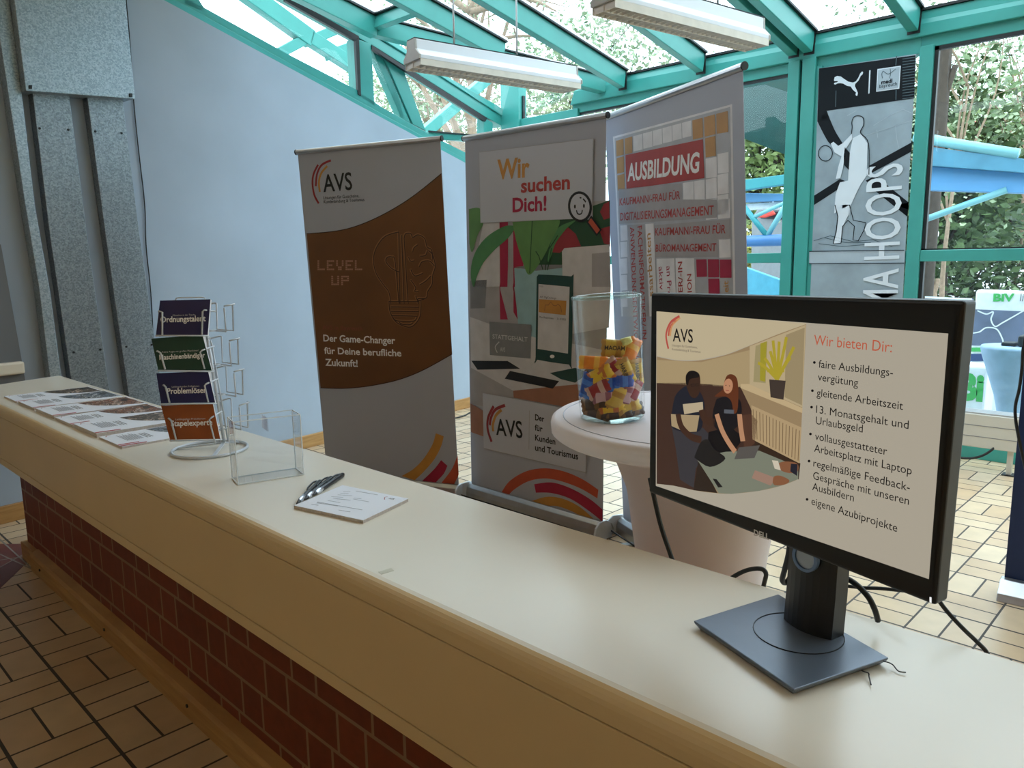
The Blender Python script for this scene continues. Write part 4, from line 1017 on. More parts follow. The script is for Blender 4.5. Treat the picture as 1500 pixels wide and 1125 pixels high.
# ------------------------------------------------------------------ pendant lamps
m_lampw = mat('lamp_white_enamel', rgb(226, 230, 238), .35, 0, .02, 3)
m_louv = mat('lamp_louvre', rgb(222, 216, 206), .5)
m_lampend = mat('lamp_end_grey', rgb(176, 172, 166), .5)
def lamp(label, n1, n2, f1, z, rods):
    A = onz(*n1, z); E = onz(*n2, z); F = onz(*f1, z)
    ax = (E - A).normalized(); L = (E - A).length; sd = V(-ax.y, ax.x, 0)
    if sd.dot(F - A) < 0: sd = -sd
    w = max(.15, min(.24, abs((F - A).dot(sd)))); mid = (A + E) / 2 + sd * w / 2
    t = thing('pendant_lamp', label, 'lamp', V(mid.x, mid.y, z), group='pendant strip lamps')
    h = .135
    pr = [(-.5, 0.012), (-.5, .035), (-.27, .075), (-.25, h), (.25, h), (.27, .075), (.5, .035), (.5, .012)]
    s0 = A + sd * w / 2
    bm = B(); prism(bm, [s0 + ax * .012 + sd * (a * w) + V(0, 0, z_) for a, z_ in pr], ax * (L - .024)); obj('housing', bm, m_lampw, t, bevel=.003)
    bm = B(); prism(bm, [s0 + sd * (a * w) + V(0, 0, z_) for a, z_ in ((-.24, .137), (-.24, .142), (.24, .142), (.24, .137))], ax * L); obj('top_strip', bm, m_gasket, t)
    for q, s_ in ((A, -1), (E, 1)):
        bm = B(); prism(bm, [q + sd * w / 2 + sd * (a * w * 1.02) + V(0, 0, z_ + (-.003 if z_ < .02 else 0)) - ax * s_ * .012 for a, z_ in pr], ax * s_ * .014); obj('end_cap', bm, m_lampend, t, bevel=.002)
    bm = B(); n = 30
    for i in range(n + 1):
        c = s0 + ax * (.015 + (L - .03) * i / n); beam(bm, c - sd * w * .47 + V(0, 0, -.006), c + sd * w * .47 + V(0, 0, -.006), .0025, .034)
    for a in (-.485, 0, .485): beam(bm, s0 + sd * w * a + ax * .01 + V(0, 0, -.004), s0 + sd * w * a + ax * (L - .01) + V(0, 0, -.004), .003, .04)
    obj('louvre', bm, m_louv, t)
    for f in rods:
        c = s0 + ax * (L * f); zt = mz(c.x) - .06
        bm = B(); tube(bm, [V(c.x, c.y, z + h), V(c.x, c.y, zt)], .006, 8); r_ = obj('suspension_rod', bm, m_lampw, t, smooth=True)
        bm = B(); lathe(bm, [(.0, zt - .085), (.03, zt - .085), (.032, zt - .08), (.032, zt + .0), (0, zt + .0)], V(c.x, c.y, 0), 16); obj('ceiling_rose', bm, m_lampw, r_, smooth=False)
lamp('white pendant strip lamp hanging above the middle banner, nearer the plaster wall', (614, 87.5), (853, 125), (588, 97), 2.62, (.24, .62))
lamp('white pendant strip lamp hanging at the top centre above the AUSBILDUNG banner', (899, 1.5), (1128, 61), (858, 13), 2.62, (.22, .7))

# ------------------------------------------------------------------ printed film on the window
m_film = mat('film_grey', rgb(140, 156, 166), .5, 0, .16, 5)
m_filmw = mat('film_white', rgb(206, 216, 224), .5, 0, .03, 5)
m_filmm = mat('film_mid_grey', rgb(160, 174, 184), .5, 0, .06, 5)
m_filmd = mat('film_dark', rgb(12, 18, 24), .6, spec=.2)
m_films = mat('film_stripe', rgb(64, 84, 92), .4)
t = thing('window_film', 'printed black and grey film with a basketball player, stuck on the window bay', 'poster', V(GX, (yf0 + ym0) / 2, 0.3))
XF = GX - .008
bm = B(); prism(bm, [onx(x, y, XF) for x, y in [(1199.5, 100), (1342, 79), (1331.6, 260), (1322, 440), (1314, 600), (1180, 590), (1186.5, 440), (1194, 260)]], V(.004, 0, 0)); f_ = obj('film_sheet', bm, m_film, t)
S = Sheet(f_, onx(1260, 300, XF), (0, -1, 0), (0, 0, 1), .0015)
k8 = lambda p: cv(p, 1190, 80, 6.25)
k5 = lambda p: cv(p, 1080, 0, 3.517)
k6 = lambda p: cv(p, 1080, 300, 3.517)
sh = lambda n, p, m, l=1: S.shapes(n, [p], m, l)
sh('black_header', k8([(62, 127), (944, 6), (935, 400), (130, 515), (160, 600), (46, 615)]), m_filmd, 1)
for i in range(15):
    y = 30 + i * 26; sh('header_stripe', k8([(826, y + 8), (938, y - 8), (938, y - 1), (826, y + 15)]), m_films, 2)
S.lines('header_line', [k8([(773, 12), (765, 100)]), k8([(768, 325), (766, 415)]), k8([(218, 330), (214, 480)])], .006, m_films, 2)
sh('leaping_cat', k8([(199, 236), (205, 208), (228, 196), (262, 201), (290, 222), (330, 248), (372, 256), (400, 245), (422, 212), (440, 172), (456, 155), (466, 160), (462, 180), (444, 196), (424, 238), (394, 268), (391, 290), (408, 326), (418, 352), (414, 376), (402, 377), (396, 366), (402, 348), (372, 322), (352, 292), (318, 286), (284, 266), (256, 262), (232, 264), (212, 275), (199, 270), (204, 258), (226, 254), (238, 244), (224, 242), (204, 244)]), m_filmw, 2)
sh('header_rule', k8([(522, 145), (534, 144), (524, 356), (513, 358)]), m_filmw, 2)
sh('badge_border', k8([(597, 133), (811, 102), (797, 312), (586, 341)]), m_filmw, 2)
sh('badge_field', k8([(605, 141), (802, 112), (789, 304), (595, 331)]), m_filmm, 3)
S.text([('medi', k8([(632, 273)])[0], k8([(735, 256)])[0], k8([(632, 236)])[0])], m_filmd, 4, bold=.03)
S.text([('bayreuth', k8([(614, 308)])[0], k8([(777, 282)])[0], k8([(614, 276)])[0])], m_filmd, 4)
S.lines('badge_line', [bez(*k8([(650, 150), (638, 180), (645, 218)])), bez(*k8([(652, 152), (700, 178), (765, 132)])), bez(*k8([(715, 130), (718, 180), (708, 218)]))], .004, m_films, 4)
sh('court_band', bez(*k8([(48, 614), (90, 700), (140, 790), (180, 835)])) + k8([(240, 852), (280, 830)]) + bez(*k8([(280, 815), (215, 710), (165, 600), (132, 515)])), m_filmd, 1)
sh('court_band', k8([(300, 850), (346, 900), (336, 1056), (292, 1010), (290, 930)]), m_filmd, 4)
sh('court_band', k8([(515, 1020), (915, 800), (908, 888), (520, 1095)]), m_filmd, 1)
sh('court_band', k5([(396, 1008), (530, 922), (575, 940), (396, 1056)]), m_filmd, 1)
sh('court_band', k5([(662, 930), (712, 905), (882, 1042), (878, 1118), (700, 975)]), m_filmd, 1)
sh('court_band', k6([(812, 0), (882, -10), (878, 62), (830, 22)]), m_filmd, 1)
sh('player_head', bez(*k5([(584, 705), (594, 660), (592, 630), (602, 604), (626, 597), (650, 608), (652, 645), (640, 664), (636, 690), (610, 725)]), n=4), m_filmm, 2)
S.lines('player_outline', [bez(*k5([(590, 690), (594, 655), (592, 630), (602, 604), (626, 597), (650, 608), (652, 645), (638, 672), (640, 690), (678, 740), (680, 900)]), n=4), k6([(505, 0), (520, 60), (512, 130), (496, 200), (536, 198), (545, 110), (572, 80)]), k6([(580, 0), (600, 80), (664, 92), (655, 130), (625, 185), (598, 182), (605, 110), (572, 80)])], .006, m_filmd, 5)
sh('player_body', k5([(596, 712), (640, 690), (672, 738), (668, 905), (640, 945), (612, 1000), (585, 1060), (578, 1125)]) + k6([(580, 0), (575, 50), (545, 110), (540, 150), (535, 195), (498, 200), (514, 140), (522, 60), (503, 0)]) + k5([(500, 1100), (508, 1000), (530, 940), (572, 930), (578, 800)]), m_filmw, 3)
sh('player_arm', k5([(483, 740), (497, 731), (522, 752), (545, 738), (592, 690), (594, 716), (562, 765), (545, 870), (532, 918), (509, 922), (522, 860), (538, 806), (502, 785)]), m_filmw, 4)
S.lines('ball_outline', [k5(ell(455, 790, 36, 40))], .006, m_filmd, 3, closed=True)
S.text([('MA HOOPS', (1314, 452), (1322, 238), (1264, 450))], m_filmw, 4, bold=.01)
sh('film_seam_band', k6([(372, 240), (862, 234), (862, 300), (371, 303)]), m_filmm, 1)
S.lines('film_seam', [k6([(372, 240), (862, 234)]), k6([(371, 303), (862, 300)])], .006, m_filmd, 5)
S.lines('crease', [k8([(470, 745), (640, 690), (920, 600)]), k8([(560, 650), (700, 560), (830, 500), (930, 545)]), k8([(318, 560), (400, 515)]), k8([(760, 650), (775, 780), (790, 850)]), k8([(590, 690), (600, 760)])], .004, m_filmm, 1)
S.lines('floor_scribble', [k6([(395, 185), (480, 160), (600, 190), (700, 180), (800, 215)]), k6([(420, 200), (540, 215), (660, 205), (780, 200)]), k6([(450, 170), (560, 195), (690, 195)])], .004, m_films, 3)

# ------------------------------------------------------------------ low convector under the window
m_rad = mat('convector_beige', rgb(198, 194, 182), .5, 0, .02, 3)
ft = onz(1477, 696, 0); XR = ft.x - .03
zt = onx(1450, 609, XR).z; zb = onx(1450, 658, XR).z
t = thing('convector_heater', 'low beige convector heater on short legs in front of the right window', 'heater', V(XR + .06, .6, 0))
bm = B(); lohi(bm, (XR, -.3, zb), (XR + .14, 1.9, zt)); cas = obj('casing', bm, m_rad, t, bevel=.004)
for k in (1, 2):
    bm = B(); z_ = zb + (zt - zb) * k / 3; lohi(bm, (XR - .0015, -.3, z_ - .002), (XR + .0, 1.9, z_ + .002)); obj('seam', bm, m_pgrey2, cas)
for k in range(5):
    bm = B(); x_ = XR + .012 + k * .028; lohi(bm, (x_, -.3, zt), (x_ + .014, 1.9, zt + .012)); obj('grille_bar', bm, m_alu, t, bevel=.002)
for y in (ft.y, 1.7, .0):
    bm = B(); lohi(bm, (XR + .02, y - .014, 0), (XR + .06, y + .014, zb)); l_ = obj('leg', bm, m_rad, t)
    bm = B(); lohi(bm, (XR + .0, y - .035, 0), (XR + .08, y + .035, .006)); obj('foot_plate', bm, m_gasket, l_)
props(obj('power_cable', tube(B(), smoothpath([onx(1408, 671, XR - .02), onx(1425, 671, XR - .02), onx(1440, 667, XR - .02), onx(1454, 658, XR + .0), onx(1456, 652, XR + .02)], 6), .008, 8), m_gasket, smooth=True), 'black cable hanging under the beige convector heater', 'cable')
props(obj('power_cable', tube(B(), smoothpath([onp(x, y, blue_a + V(-.05, 0, 0), V(1, 0, 0)) for x, y in ((1507, 470), (1499, 510), (1497, 540), (1493, 570), (1487, 600), (1492, 640), (1510, 720))], 6), .006, 8), m_gasket, smooth=True), 'thick black cable hanging beside the blue banner at the right edge', 'cable')
# cables on the floor behind the banners
props(obj('power_cable', tube(B(), smoothpath([onz(x, y, .006) for x, y in ((640, 618), (664, 613), (680, 609), (692, 603), (720, 596))], 6), .007, 8), m_gasket, smooth=True), 'black cable lying on the tiles between the left and middle banners', 'cable')
props(obj('power_cable', tube(B(), smoothpath([onz(x, y, .006) for x, y in ((670, 727), (682, 716), (690, 718), (697, 722))], 6), .006, 8), m_gasket, smooth=True), 'short black cable between the feet of the left and middle banners', 'cable')
# ------------------------------------------------------------------ monitor
m_mon = mat('monitor_black_plastic', rgb(17, 17, 19), .42, 0, .05, 30)
m_base = mat('gunmetal_base', rgb(98, 108, 122), .33, .35, .03, 40)
m_neck = mat('monitor_neck_black', rgb(22, 22, 24), .4)
def scr(name, c, s=1.0):
    m = bpy.data.materials.new(name); m.use_nodes = True; b = m.node_tree.nodes['Principled BSDF']
    no = m.node_tree.nodes.new('ShaderNodeTexNoise'); no.inputs['Scale'].default_value = 60
    b.inputs['Base Color'].default_value = (.01, .01, .01, 1); b.inputs['Roughness'].default_value = .3; b.inputs['Specular IOR Level'].default_value = .25
    b.inputs['Emission Color'].default_value = c; b.inputs['Emission Strength'].default_value = s
    return m
bL, bF, bR, bK = (onz(x, y, ZC + .012) for x, y in ((1016, 909), (1163, 1010), (1302, 963), (1140, 870)))
cen = (bL + bF + bR + bK) / 4
t = thing('computer_monitor', 'black flat-screen monitor on a grey stand, showing a job-offer slide', 'monitor', V(cen.x, cen.y, ZC))
bm = B()
lo_ = [cen + (p - cen) * .93 for p in (bL, bF, bR, bK)]
tops = [bm.verts.new(V(p.x, p.y, ZC + .012)) for p in (bL, bF, bR, bK)]; mids = [bm.verts.new(V(p.x, p.y, ZC + .009)) for p in (bL, bF, bR, bK)]; bots = [bm.verts.new(V(p.x, p.y, ZC)) for p in lo_]
bm.faces.new(tops); bm.faces.new(bots[::-1])
for A_, B_ in ((tops, mids), (mids, bots)):
    for i in range(4): j = (i + 1) % 4; bm.faces.new((A_[i], A_[j], B_[j], B_[i]))
base = obj('stand_base', bm, m_base, t, bevel=.0015)
rc = onz(1169, 926, ZC + .0125)
bm = B(); tube(bm, [rc + V(math.cos(a) * .062, math.sin(a) * .062, 0) for a in [i * 2 * math.pi / 40 for i in range(40)]], .0008, 4, closed=True); obj('swivel_ring', bm, m_gasket, base)
dv = (bF - bL); dv.z = 0; dv.normalize(); ya = math.radians(8.5); dm = V(math.cos(ya) * dv.x - math.sin(ya) * dv.y, math.sin(ya) * dv.x + math.cos(ya) * dv.y, 0)
nm = dm.cross(UP).normalized()
if nm.dot(cen) > 0: nm = -nm
MP0 = V(cen.x, cen.y, ZC + .25) + nm * .052
def onmn(x, y): return onp(x, y, MP0, nm)
fr = [onmn(*p) for p in ((953, 429), (1413, 440.5), (1370, 888), (950, 721))]
bm = B(); n = 4
back1 = [p - nm * .026 for p in fr]; cc = sum(fr, V(0, 0, 0)) / 4 - nm * .048
back2 = [cc + ((p - nm * .048) - cc) * .62 for p in fr]
R_ = [[bm.verts.new(p) for p in ring] for ring in (fr, back1, back2)]
bm.faces.new(R_[0]); bm.faces.new(R_[2][::-1])
for A_, B_ in ((R_[0], R_[1]), (R_[1], R_[2])):
    for i in range(4): j = (i + 1) % 4; bm.faces.new((A_[i], A_[j], B_[j], B_[i]))
hs = obj('housing', bm, m_mon, t, bevel=.004, seg=3)
# raised frame round the recessed screen
outer = fr; inner = [onmn(*p) for p in ((957.5, 434.5), (1402, 463), (1367, 865), (957, 716))]
# screen sheet
m_sbg = scr('screen_slide_background', rgb(166, 158, 142)); m_sbl = scr('screen_border_black', (.003, .003, .003, 1), .5)
bm = B(); f = [bm.verts.new(onmn(*p) + nm * .0012) for p in ((962.5, 456), (1390, 488.5), (1361.5, 848), (961.5, 711.5))]; bm.faces.new(f)
bmesh.ops.recalc_face_normals(bm, faces=bm.faces)
scn = obj('screen', bm, m_sbg, t, recalc=False); scn['label'] = 'lit screen with a slide of text and a photo of two people'
bm = B()
q4 = [onmn(*p) + nm * .0006 for p in ((956, 440), (1401, 456), (1366, 864), (955, 716.5))]
bm.faces.new([bm.verts.new(p) for p in q4]); obj('screen_border', bm, m_gasket, t)
S = Sheet(scn, MP0 + nm * .0012, dm, UP, .0004)
k9 = lambda p: cv(p, 930, 420, 2.445)
def sp(n, p, m, l=1): return S.shapes(n, [k9(p)], m, l)
SC_ = {}
def sm(name, r, g, b_):
    if name not in SC_: SC_[name] = scr('screen_' + name, rgb(r, g, b_))
    return SC_[name]
wallc = sm('room_wall', 146, 124, 92)
sp('slide_top', [(80, 88), (615, 131), (616, 133), (520, 168), (430, 203), (330, 242), (230, 263), (150, 263), (80, 248)], sm('slide_top', 182, 168, 138), 1)
tc_ = bez((80, 250), (150, 264), (230, 264), (330, 243), (430, 204), (520, 168), (615, 134))
bc_ = bez((589, 688), (530, 711), (450, 730), (350, 741), (280, 738), (210, 728), (140, 712), (80, 706))
sp('photo', tc_ + bc_, wallc, 2)
sp('photo_wall', [(80, 262), (240, 270), (420, 225), (418, 352), (380, 360), (80, 345)], sm('wall_light', 162, 142, 106), 3)
sp('photo_sofa', [(80, 344), (190, 344), (280, 350), (380, 358), (415, 430), (440, 500), (430, 580), (300, 650), (214, 728), (140, 712), (80, 705)], sm('sofa', 62, 42, 34), 3)
sp('photo_armrest', [(385, 460), (420, 455), (442, 480), (432, 560), (395, 590)], sm('arm', 78, 52, 40), 4)
sp('photo_floor', [(425, 548), (595, 632), (589, 690), (500, 640), (430, 600)], sm('floor', 52, 38, 28), 3)
sp('photo_window', [(414, 213), (615, 136), (603, 432), (414, 350)], sm('frame', 176, 158, 124), 4)
sp('photo_pane', [(436, 212), (478, 196), (472, 345), (428, 340)], sm('pane', 150, 138, 100), 5)
sp('photo_pane', [(545, 172), (612, 146), (602, 424), (540, 395)], sm('pane2', 148, 132, 100), 5)
sp('photo_hedge', [(454, 203), (477, 195), (471, 340), (452, 335)], sm('hedge', 150, 140, 44), 6)
sp('photo_sill', [(382, 348), (412, 348), (604, 434), (603, 452), (382, 362)], sm('sill', 184, 162, 124), 5)
for e in ((500, 192), (548, 180), (470, 255), (562, 252), (522, 196), (446, 272), (575, 215), (490, 230), (540, 300), (478, 300)):
    S.lines('photo_palm', [bez(*k9([(515, 332), ((515 + e[0]) / 2 + (e[0] - 515) * .12, (332 + e[1]) / 2 - 14), e]), n=5)], .0045, sm('palm', 164, 148, 46), 7)
sp('photo_pot', [(487, 331), (546, 336), (538, 404), (492, 395)], sm('pot', 62, 52, 46), 8)
sp('photo_radiator', [(420, 424), (600, 504), (592, 632), (424, 546)], sm('radiator', 170, 146, 110), 4)
for i in range(15):
    a = i / 14; S.lines('photo_radiator_rib', [k9([(427 + 166 * a, 438 + 76 * a), (430 + 158 * a, 540 + 82 * a)])], .0011, sm('ribs', 112, 92, 66), 5)
# seated man
sp('photo_man_legs', [(135, 500), (248, 505), (310, 570), (262, 600), (222, 650), (214, 720), (165, 690), (150, 580)], sm('trousers', 54, 52, 56), 5)
sp('photo_man_shirt', bez((146, 395), (165, 370), (195, 352), (225, 362), (245, 390), (254, 425), (250, 470), (236, 515), (185, 520), (134, 500), (138, 440), (146, 395), n=4), sm('shirt', 30, 32, 42), 6)
sp('photo_man_stripe', [(176, 420), (248, 412), (250, 444), (182, 456)], sm('stripe', 176, 160, 132), 7)
sp('photo_man_lower', [(134, 455), (180, 458), (236, 460), (226, 518), (186, 520), (136, 498)], sm('lower', 158, 138, 106), 7)
sp('photo_man_head', k := bez((190, 330), (196, 305), (215, 300), (236, 312), (240, 345), (236, 380), (222, 398), (204, 390), (192, 360), (190, 330), n=4), sm('man_skin', 58, 38, 28), 8)
sp('photo_man_hair', bez((189, 345), (189, 318), (200, 303), (218, 300), (236, 312), (232, 324), (204, 330), (196, 352), (189, 345), n=4), sm('man_hair', 20, 16, 16), 9)
S.lines('photo_man_arm', [bez(*k9([(160, 455), (172, 500), (205, 535), (244, 548)]), n=6), bez(*k9([(244, 440), (256, 475), (292, 486)]), n=6)], .011, sm('man_skin2', 62, 40, 30), 8)
# seated woman
sp('photo_woman_legs', [(268, 520), (345, 500), (395, 540), (350, 600), (262, 600)], sm('dress', 20, 18, 20), 6)
sp('photo_woman_top', bez((298, 402), (330, 392), (360, 395), (384, 410), (388, 458), (372, 500), (330, 520), (290, 500), (285, 450), (298, 402), n=4), sm('top', 24, 22, 26), 8)
sp('photo_woman_hair', bez((325, 345), (336, 318), (355, 313), (372, 328), (377, 372), (374, 440), (360, 452), (352, 410), (330, 392), (292, 392), (322, 366), (325, 345), n=4), sm('red_hair', 92, 48, 28), 9)
sp('photo_woman_face', ell(341, 355, 17, 27, 18, .1), sm('skin', 178, 128, 96), 10)
S.shapes('photo_eye', [k9(ell(334, 352, 2.2, 1.6, 8)), k9(ell(347, 354, 2.2, 1.6, 8))], sm('eye', 40, 28, 24), 11)
S.lines('photo_mouth', [k9([(333, 369), (339, 371), (345, 370)])], .0012, sm('lips', 150, 70, 62), 11)
S.lines('photo_glasses', [k9([(208, 349), (220, 347), (222, 354), (210, 356), (208, 349)]), k9([(224, 347), (236, 347), (236, 354), (226, 354), (224, 347)])], .0009, sm('man_hair', 20, 16, 16), 11)
sp('photo_print', [(326, 438), (362, 440), (361, 454), (326, 452)], sm('print', 84, 88, 96), 9)
S.lines('photo_woman_arm', [bez(*k9([(300, 455), (318, 510), (340, 552), (366, 590)]), n=6), bez(*k9([(382, 455), (386, 500), (394, 552)]), n=6)], .0085, sm('skin2', 176, 130, 98), 10)
sp('photo_table', [(224, 612), (330, 590), (450, 586), (590, 644), (590, 688), (530, 711), (450, 730), (350, 741), (305, 738)], sm('table', 118, 122, 106), 7)
sp('photo_table_leg', [(232, 620), (250, 640), (300, 738), (214, 728)], sm('dark', 44, 34, 28), 6)
sp('photo_bag', bez((220, 610), (244, 556), (270, 546), (292, 580), (332, 614), (276, 644), (220, 610), n=4), sm('bag', 30, 28, 28), 11)
sp('photo_laptop', [(364, 616), (380, 574), (456, 566), (436, 612)], sm('laptop', 84, 80, 76), 11)
sp('photo_book', [(424, 684), (436, 656), (512, 684), (492, 711)], sm('book', 150, 120, 104), 8)
sp('photo_phone', [(284, 686), (298, 688), (320, 716), (304, 718)], sm('phone', 32, 30, 30), 8)
sp('photo_hand', bez((500, 700), (505, 678), (530, 676), (560, 692), (545, 706), (510, 710), (500, 700), n=4), sm('hand', 128, 84, 58), 9)
sp('photo_hand', bez((518, 632), (545, 624), (588, 632), (589, 660), (560, 666), (528, 655), (518, 632), n=4), sm('hand', 128, 84, 58), 9)
sp('photo_sleeve', [(566, 632), (590, 634), (588, 676), (564, 660)], sm('sleeve', 34, 34, 44), 10)
sp('photo_paper', [(498, 620), (520, 622), (530, 656), (508, 650)], sm('paper', 196, 186, 166), 10)
for pts, m in (([(162, 105), (130, 128), (114, 172), (122, 222)], sm('arc_red', 172, 74, 66)), ([(150, 118), (128, 145), (122, 176)], sm('arc_red2', 176, 86, 70)), ([(164, 110), (136, 138), (128, 176)], sm('arc_tan', 190, 140, 92))):
    S.lines('logo_arc', [bez(*k9(pts))], .0035, m, 3)
blk = sm('black', 22, 20, 20); ttl = sm('title', 178, 88, 64); gry = sm('small_text', 92, 84, 74)
q9 = lambda x, y: k9([(x, y)])[0]
S.text([('AVS', q9(138, 195), q9(210, 200), q9(138, 149))], blk, 3, bold=.008)
S.text([('Lösungen für Gutscheine,', q9(135, 213), q9(226, 221), q9(135, 205)), ('Kundenbindung & Tourismus', q9(135, 227), q9(237, 237), q9(135, 219))], gry, 3)
S.text([('Wir bieten Dir:', q9(643, 208), q9(922, 235), q9(643, 172))], ttl, 3)
rows = [('faire Ausbildungs-', 660, 289, 926, 321), ('vergütung', 657, 335, 801, 357), ('gleitende Arbeitszeit', 653, 391, 962, 441), ('13. Monatsgehalt und', 651, 451, 982, 509), ('Urlaubsgeld', 650, 491, 818, 522), ('vollausgestatteter', 647, 547, 905, 603), ('Arbeitsplatz mit Laptop', 644, 590, 993, 673),
        ('regelmäßige Feedback-', 641, 643, 986, 732), ('Gespräche mit unseren', 640, 688, 983, 781), ('Ausbildern', 637, 727, 786, 769), ('eigene Azubiprojekte', 634, 779, 941, 878)]
S.text([(s, q9(a, b_), q9(c, d), q9(a, b_ - 27)) for s, a, b_, c, d in rows], blk, 3)
for x, y in ((645, 271), (638, 372), (635, 431), (631, 527), (626, 624), (619, 761)): sp('bullet', ell(x, y, 5, 5, 10), blk, 3)
S2 = Sheet(hs, MP0, dm, UP, .0006)
S2.text([('DELL', q9(427, 889), q9(482, 907), q9(427, 868))], mat('logo_silver', rgb(214, 214, 216), .5, 0), 1, 'maker_logo', bold=.03, label='silver maker logo')
S2.shapes('power_light', [[(1362, 874), (1365, 875), (1365, 883), (1362, 882)]], scr('power_light_white', rgb(240, 240, 240), 1.0), 1)
# neck
nb_ = onz(1172, 926, ZC + .012); 
nl, nr = onz(1148, 906, ZC + .012), onz(1218, 938, ZC + .012)
hw = (nr - nl).length / 2; nc = (nl + nr) / 2; na = (nr - nl).normalized(); nn_ = V(na.y, -na.x, 0)
if nn_.dot(nc) > 0: nn_ = -nn_
bm = B(); rings = []
for z_, off in ((0, 0.0), (.06, -.004), (.14, -.006), (.24, .0), (.30, .004)):
    c = nc + V(0, 0, z_) + nn_ * off; sec = []
    for k in range(9):
        s_ = -1 + 2 * k / 8; sec.append(c + na * hw * s_ + nn_ * (.012 * (1 - s_ * s_)))
    sec += [c + na * hw - nn_ * .028, c - na * hw - nn_ * .028]
    rings.append([bm.verts.new(p) for p in sec])
for A_, B_ in zip(rings, rings[1:]):
    for i in range(len(A_)): j = (i + 1) % len(A_); bm.faces.new((A_[i], A_[j], B_[j], B_[i]))
bm.faces.new(rings[0][::-1]); bm.faces.new(rings[-1]); nk = obj('stand_neck', bm, m_neck, t)
hc = onp(1180, 817, nc + nn_ * .013, nn_)
RM = nn_.to_track_quat('Z', 'Y').to_matrix()
bm = B(); lathe(bm, [(.016, -.004), (.0205, -.004), (.0205, .003), (.016, .003), (.016, -.004)], hc, 28, RM); obj('cable_hole_ring', bm, mat('ring_blue_grey', rgb(110, 132, 164), .3, .4), nk, smooth=False)
bm = B(); lathe(bm, [(.016, -.0005), (0, -.0005)], hc, 24, RM); obj('cable_hole', bm, mat('hole_pale', rgb(190, 206, 224), .4), nk)
# cables behind the monitor and wire ties
def cable(label, pts, r=.0035, name='monitor_cable', m=None):
    return props(obj(name, tube(B(), smoothpath(pts, 7), r, 8), m or m_gasket, smooth=True), label, 'cable')
xb = lambda x, y, X=1.205: onx(x, y, X)
cable('black cable dropping from the left end of the monitor behind the counter', [xb(952, 700), xb(958, 728), xb(968, 770), xb(980, 806), xb(990, 835), xb(1000, 870)], .0045)
cable('black cable loop on the counter edge left of the monitor neck', [xb(1060, 860, 1.20), xb(1070, 848, 1.19), xb(1092, 836, 1.18), xb(1113, 833, 1.18), xb(1122, 840, 1.18), xb(1119, 856, 1.19), xb(1114, 880, 1.21)], .004)
cable('grey cable looping beside the left of the monitor neck', [xb(1157, 790, 1.13), xb(1155, 812, 1.12), xb(1149, 836, 1.12), xb(1146, 850, 1.13), xb(1152, 853, 1.14), xb(1163, 838, 1.13), xb(1175, 822, 1.125)], .0045, m=mat('cable_dark_grey', rgb(58, 60, 64), .5))
cable('black cable arching right of the monitor neck down to the counter', [xb(1205, 835, 1.12), xb(1226, 841, 1.12), xb(1250, 853, 1.12), xb(1270, 872, 1.12), xb(1281, 892, 1.12), xb(1286, 909, 1.13)], .0045)
cable('thin black cable running straight behind the monitor neck', [xb(1205, 851, 1.21), xb(1232, 857, 1.21), xb(1264, 861, 1.21), xb(1290, 862, 1.21), xb(1330, 866, 1.2)], .003)
cable('black cable leaving the lower right corner of the monitor', [xb(1370, 872, 1.19), xb(1386, 894, 1.19), xb(1410, 920, 1.19), xb(1433, 942, 1.2), xb(1446, 957, 1.21), xb(1456, 985, 1.22)], .0033)
cz = lambda x, y, h=.003: onz(x, y, ZC + h)
m_wire = mat('wire_tie_dark', rgb(60, 56, 54), .5)
cable('bent thin wire tie lying under the right edge of the monitor base', [cz(1255, 976), cz(1264, 983), cz(1272, 986, .008), cz(1273, 991, .004), cz(1276, 1003)], .0009, 'wire_tie', m_wire)
cable('wavy thin wire tie at the right corner of the monitor base', [cz(1288, 968), cz(1300, 970, .01), cz(1308, 974, .005), cz(1316, 983), cz(1327, 985)], .0009, 'wire_tie', m_wire)
# ------------------------------------------------------------------ leaflets in a row
m_paper = mat('white_paper', rgb(232, 236, 246), .6, 0, .01, 5)
m_paperedge = mat('paper_edges', rgb(196, 186, 180), .8, 0, .15, 200)
m_photo = mat('print_photo_dark', rgb(72, 62, 54), .5, 0, .75, 26)
m_photo2 = mat('print_photo_grey', rgb(92, 98, 104), .5, 0, .7, 30)
m_photo3 = mat('print_photo_brown', rgb(104, 76, 56), .5, 0, .8, 24)
for m_, cs in ((m_photo, ((34, 32, 30), (96, 80, 62), (52, 48, 44), (196, 170, 150), (44, 40, 38))), (m_photo2, ((44, 48, 54), (120, 128, 138), (62, 66, 72), (206, 210, 216), (48, 50, 56))), (m_photo3, ((52, 38, 30), (150, 96, 66), (70, 54, 44), (214, 190, 176), (58, 44, 40)))):
    t_ = m_.node_tree; b_n = t_.nodes['Principled BSDF']; n_ = t_.nodes.new('ShaderNodeTexNoise'); n_.inputs['Scale'].default_value = 34; n_.inputs['Detail'].default_value = 3; n_.inputs['Distortion'].default_value = 1.2
    c_ = t_.nodes.new('ShaderNodeTexCoord'); r_ = t_.nodes.new('ShaderNodeValToRGB'); r_.color_ramp.interpolation = 'CONSTANT'
    while len(r_.color_ramp.elements) < 5: r_.color_ramp.elements.new(.5)
    for e_, p_, q_ in zip(r_.color_ramp.elements, (0, .42, .5, .58, .64), cs): e_.position = p_; e_.color = rgb(*q_)
    t_.links.new(c_.outputs['Object'], n_.inputs['Vector']); t_.links.new(n_.outputs['Fac'], r_.inputs[0]); t_.links.new(r_.outputs[0], b_n.inputs['Base Color'])
m_text = mat('print_text_grey', rgb(150, 154, 164), .6)
m_accent = mat('print_accent_red', rgb(176, 60, 66), .5)
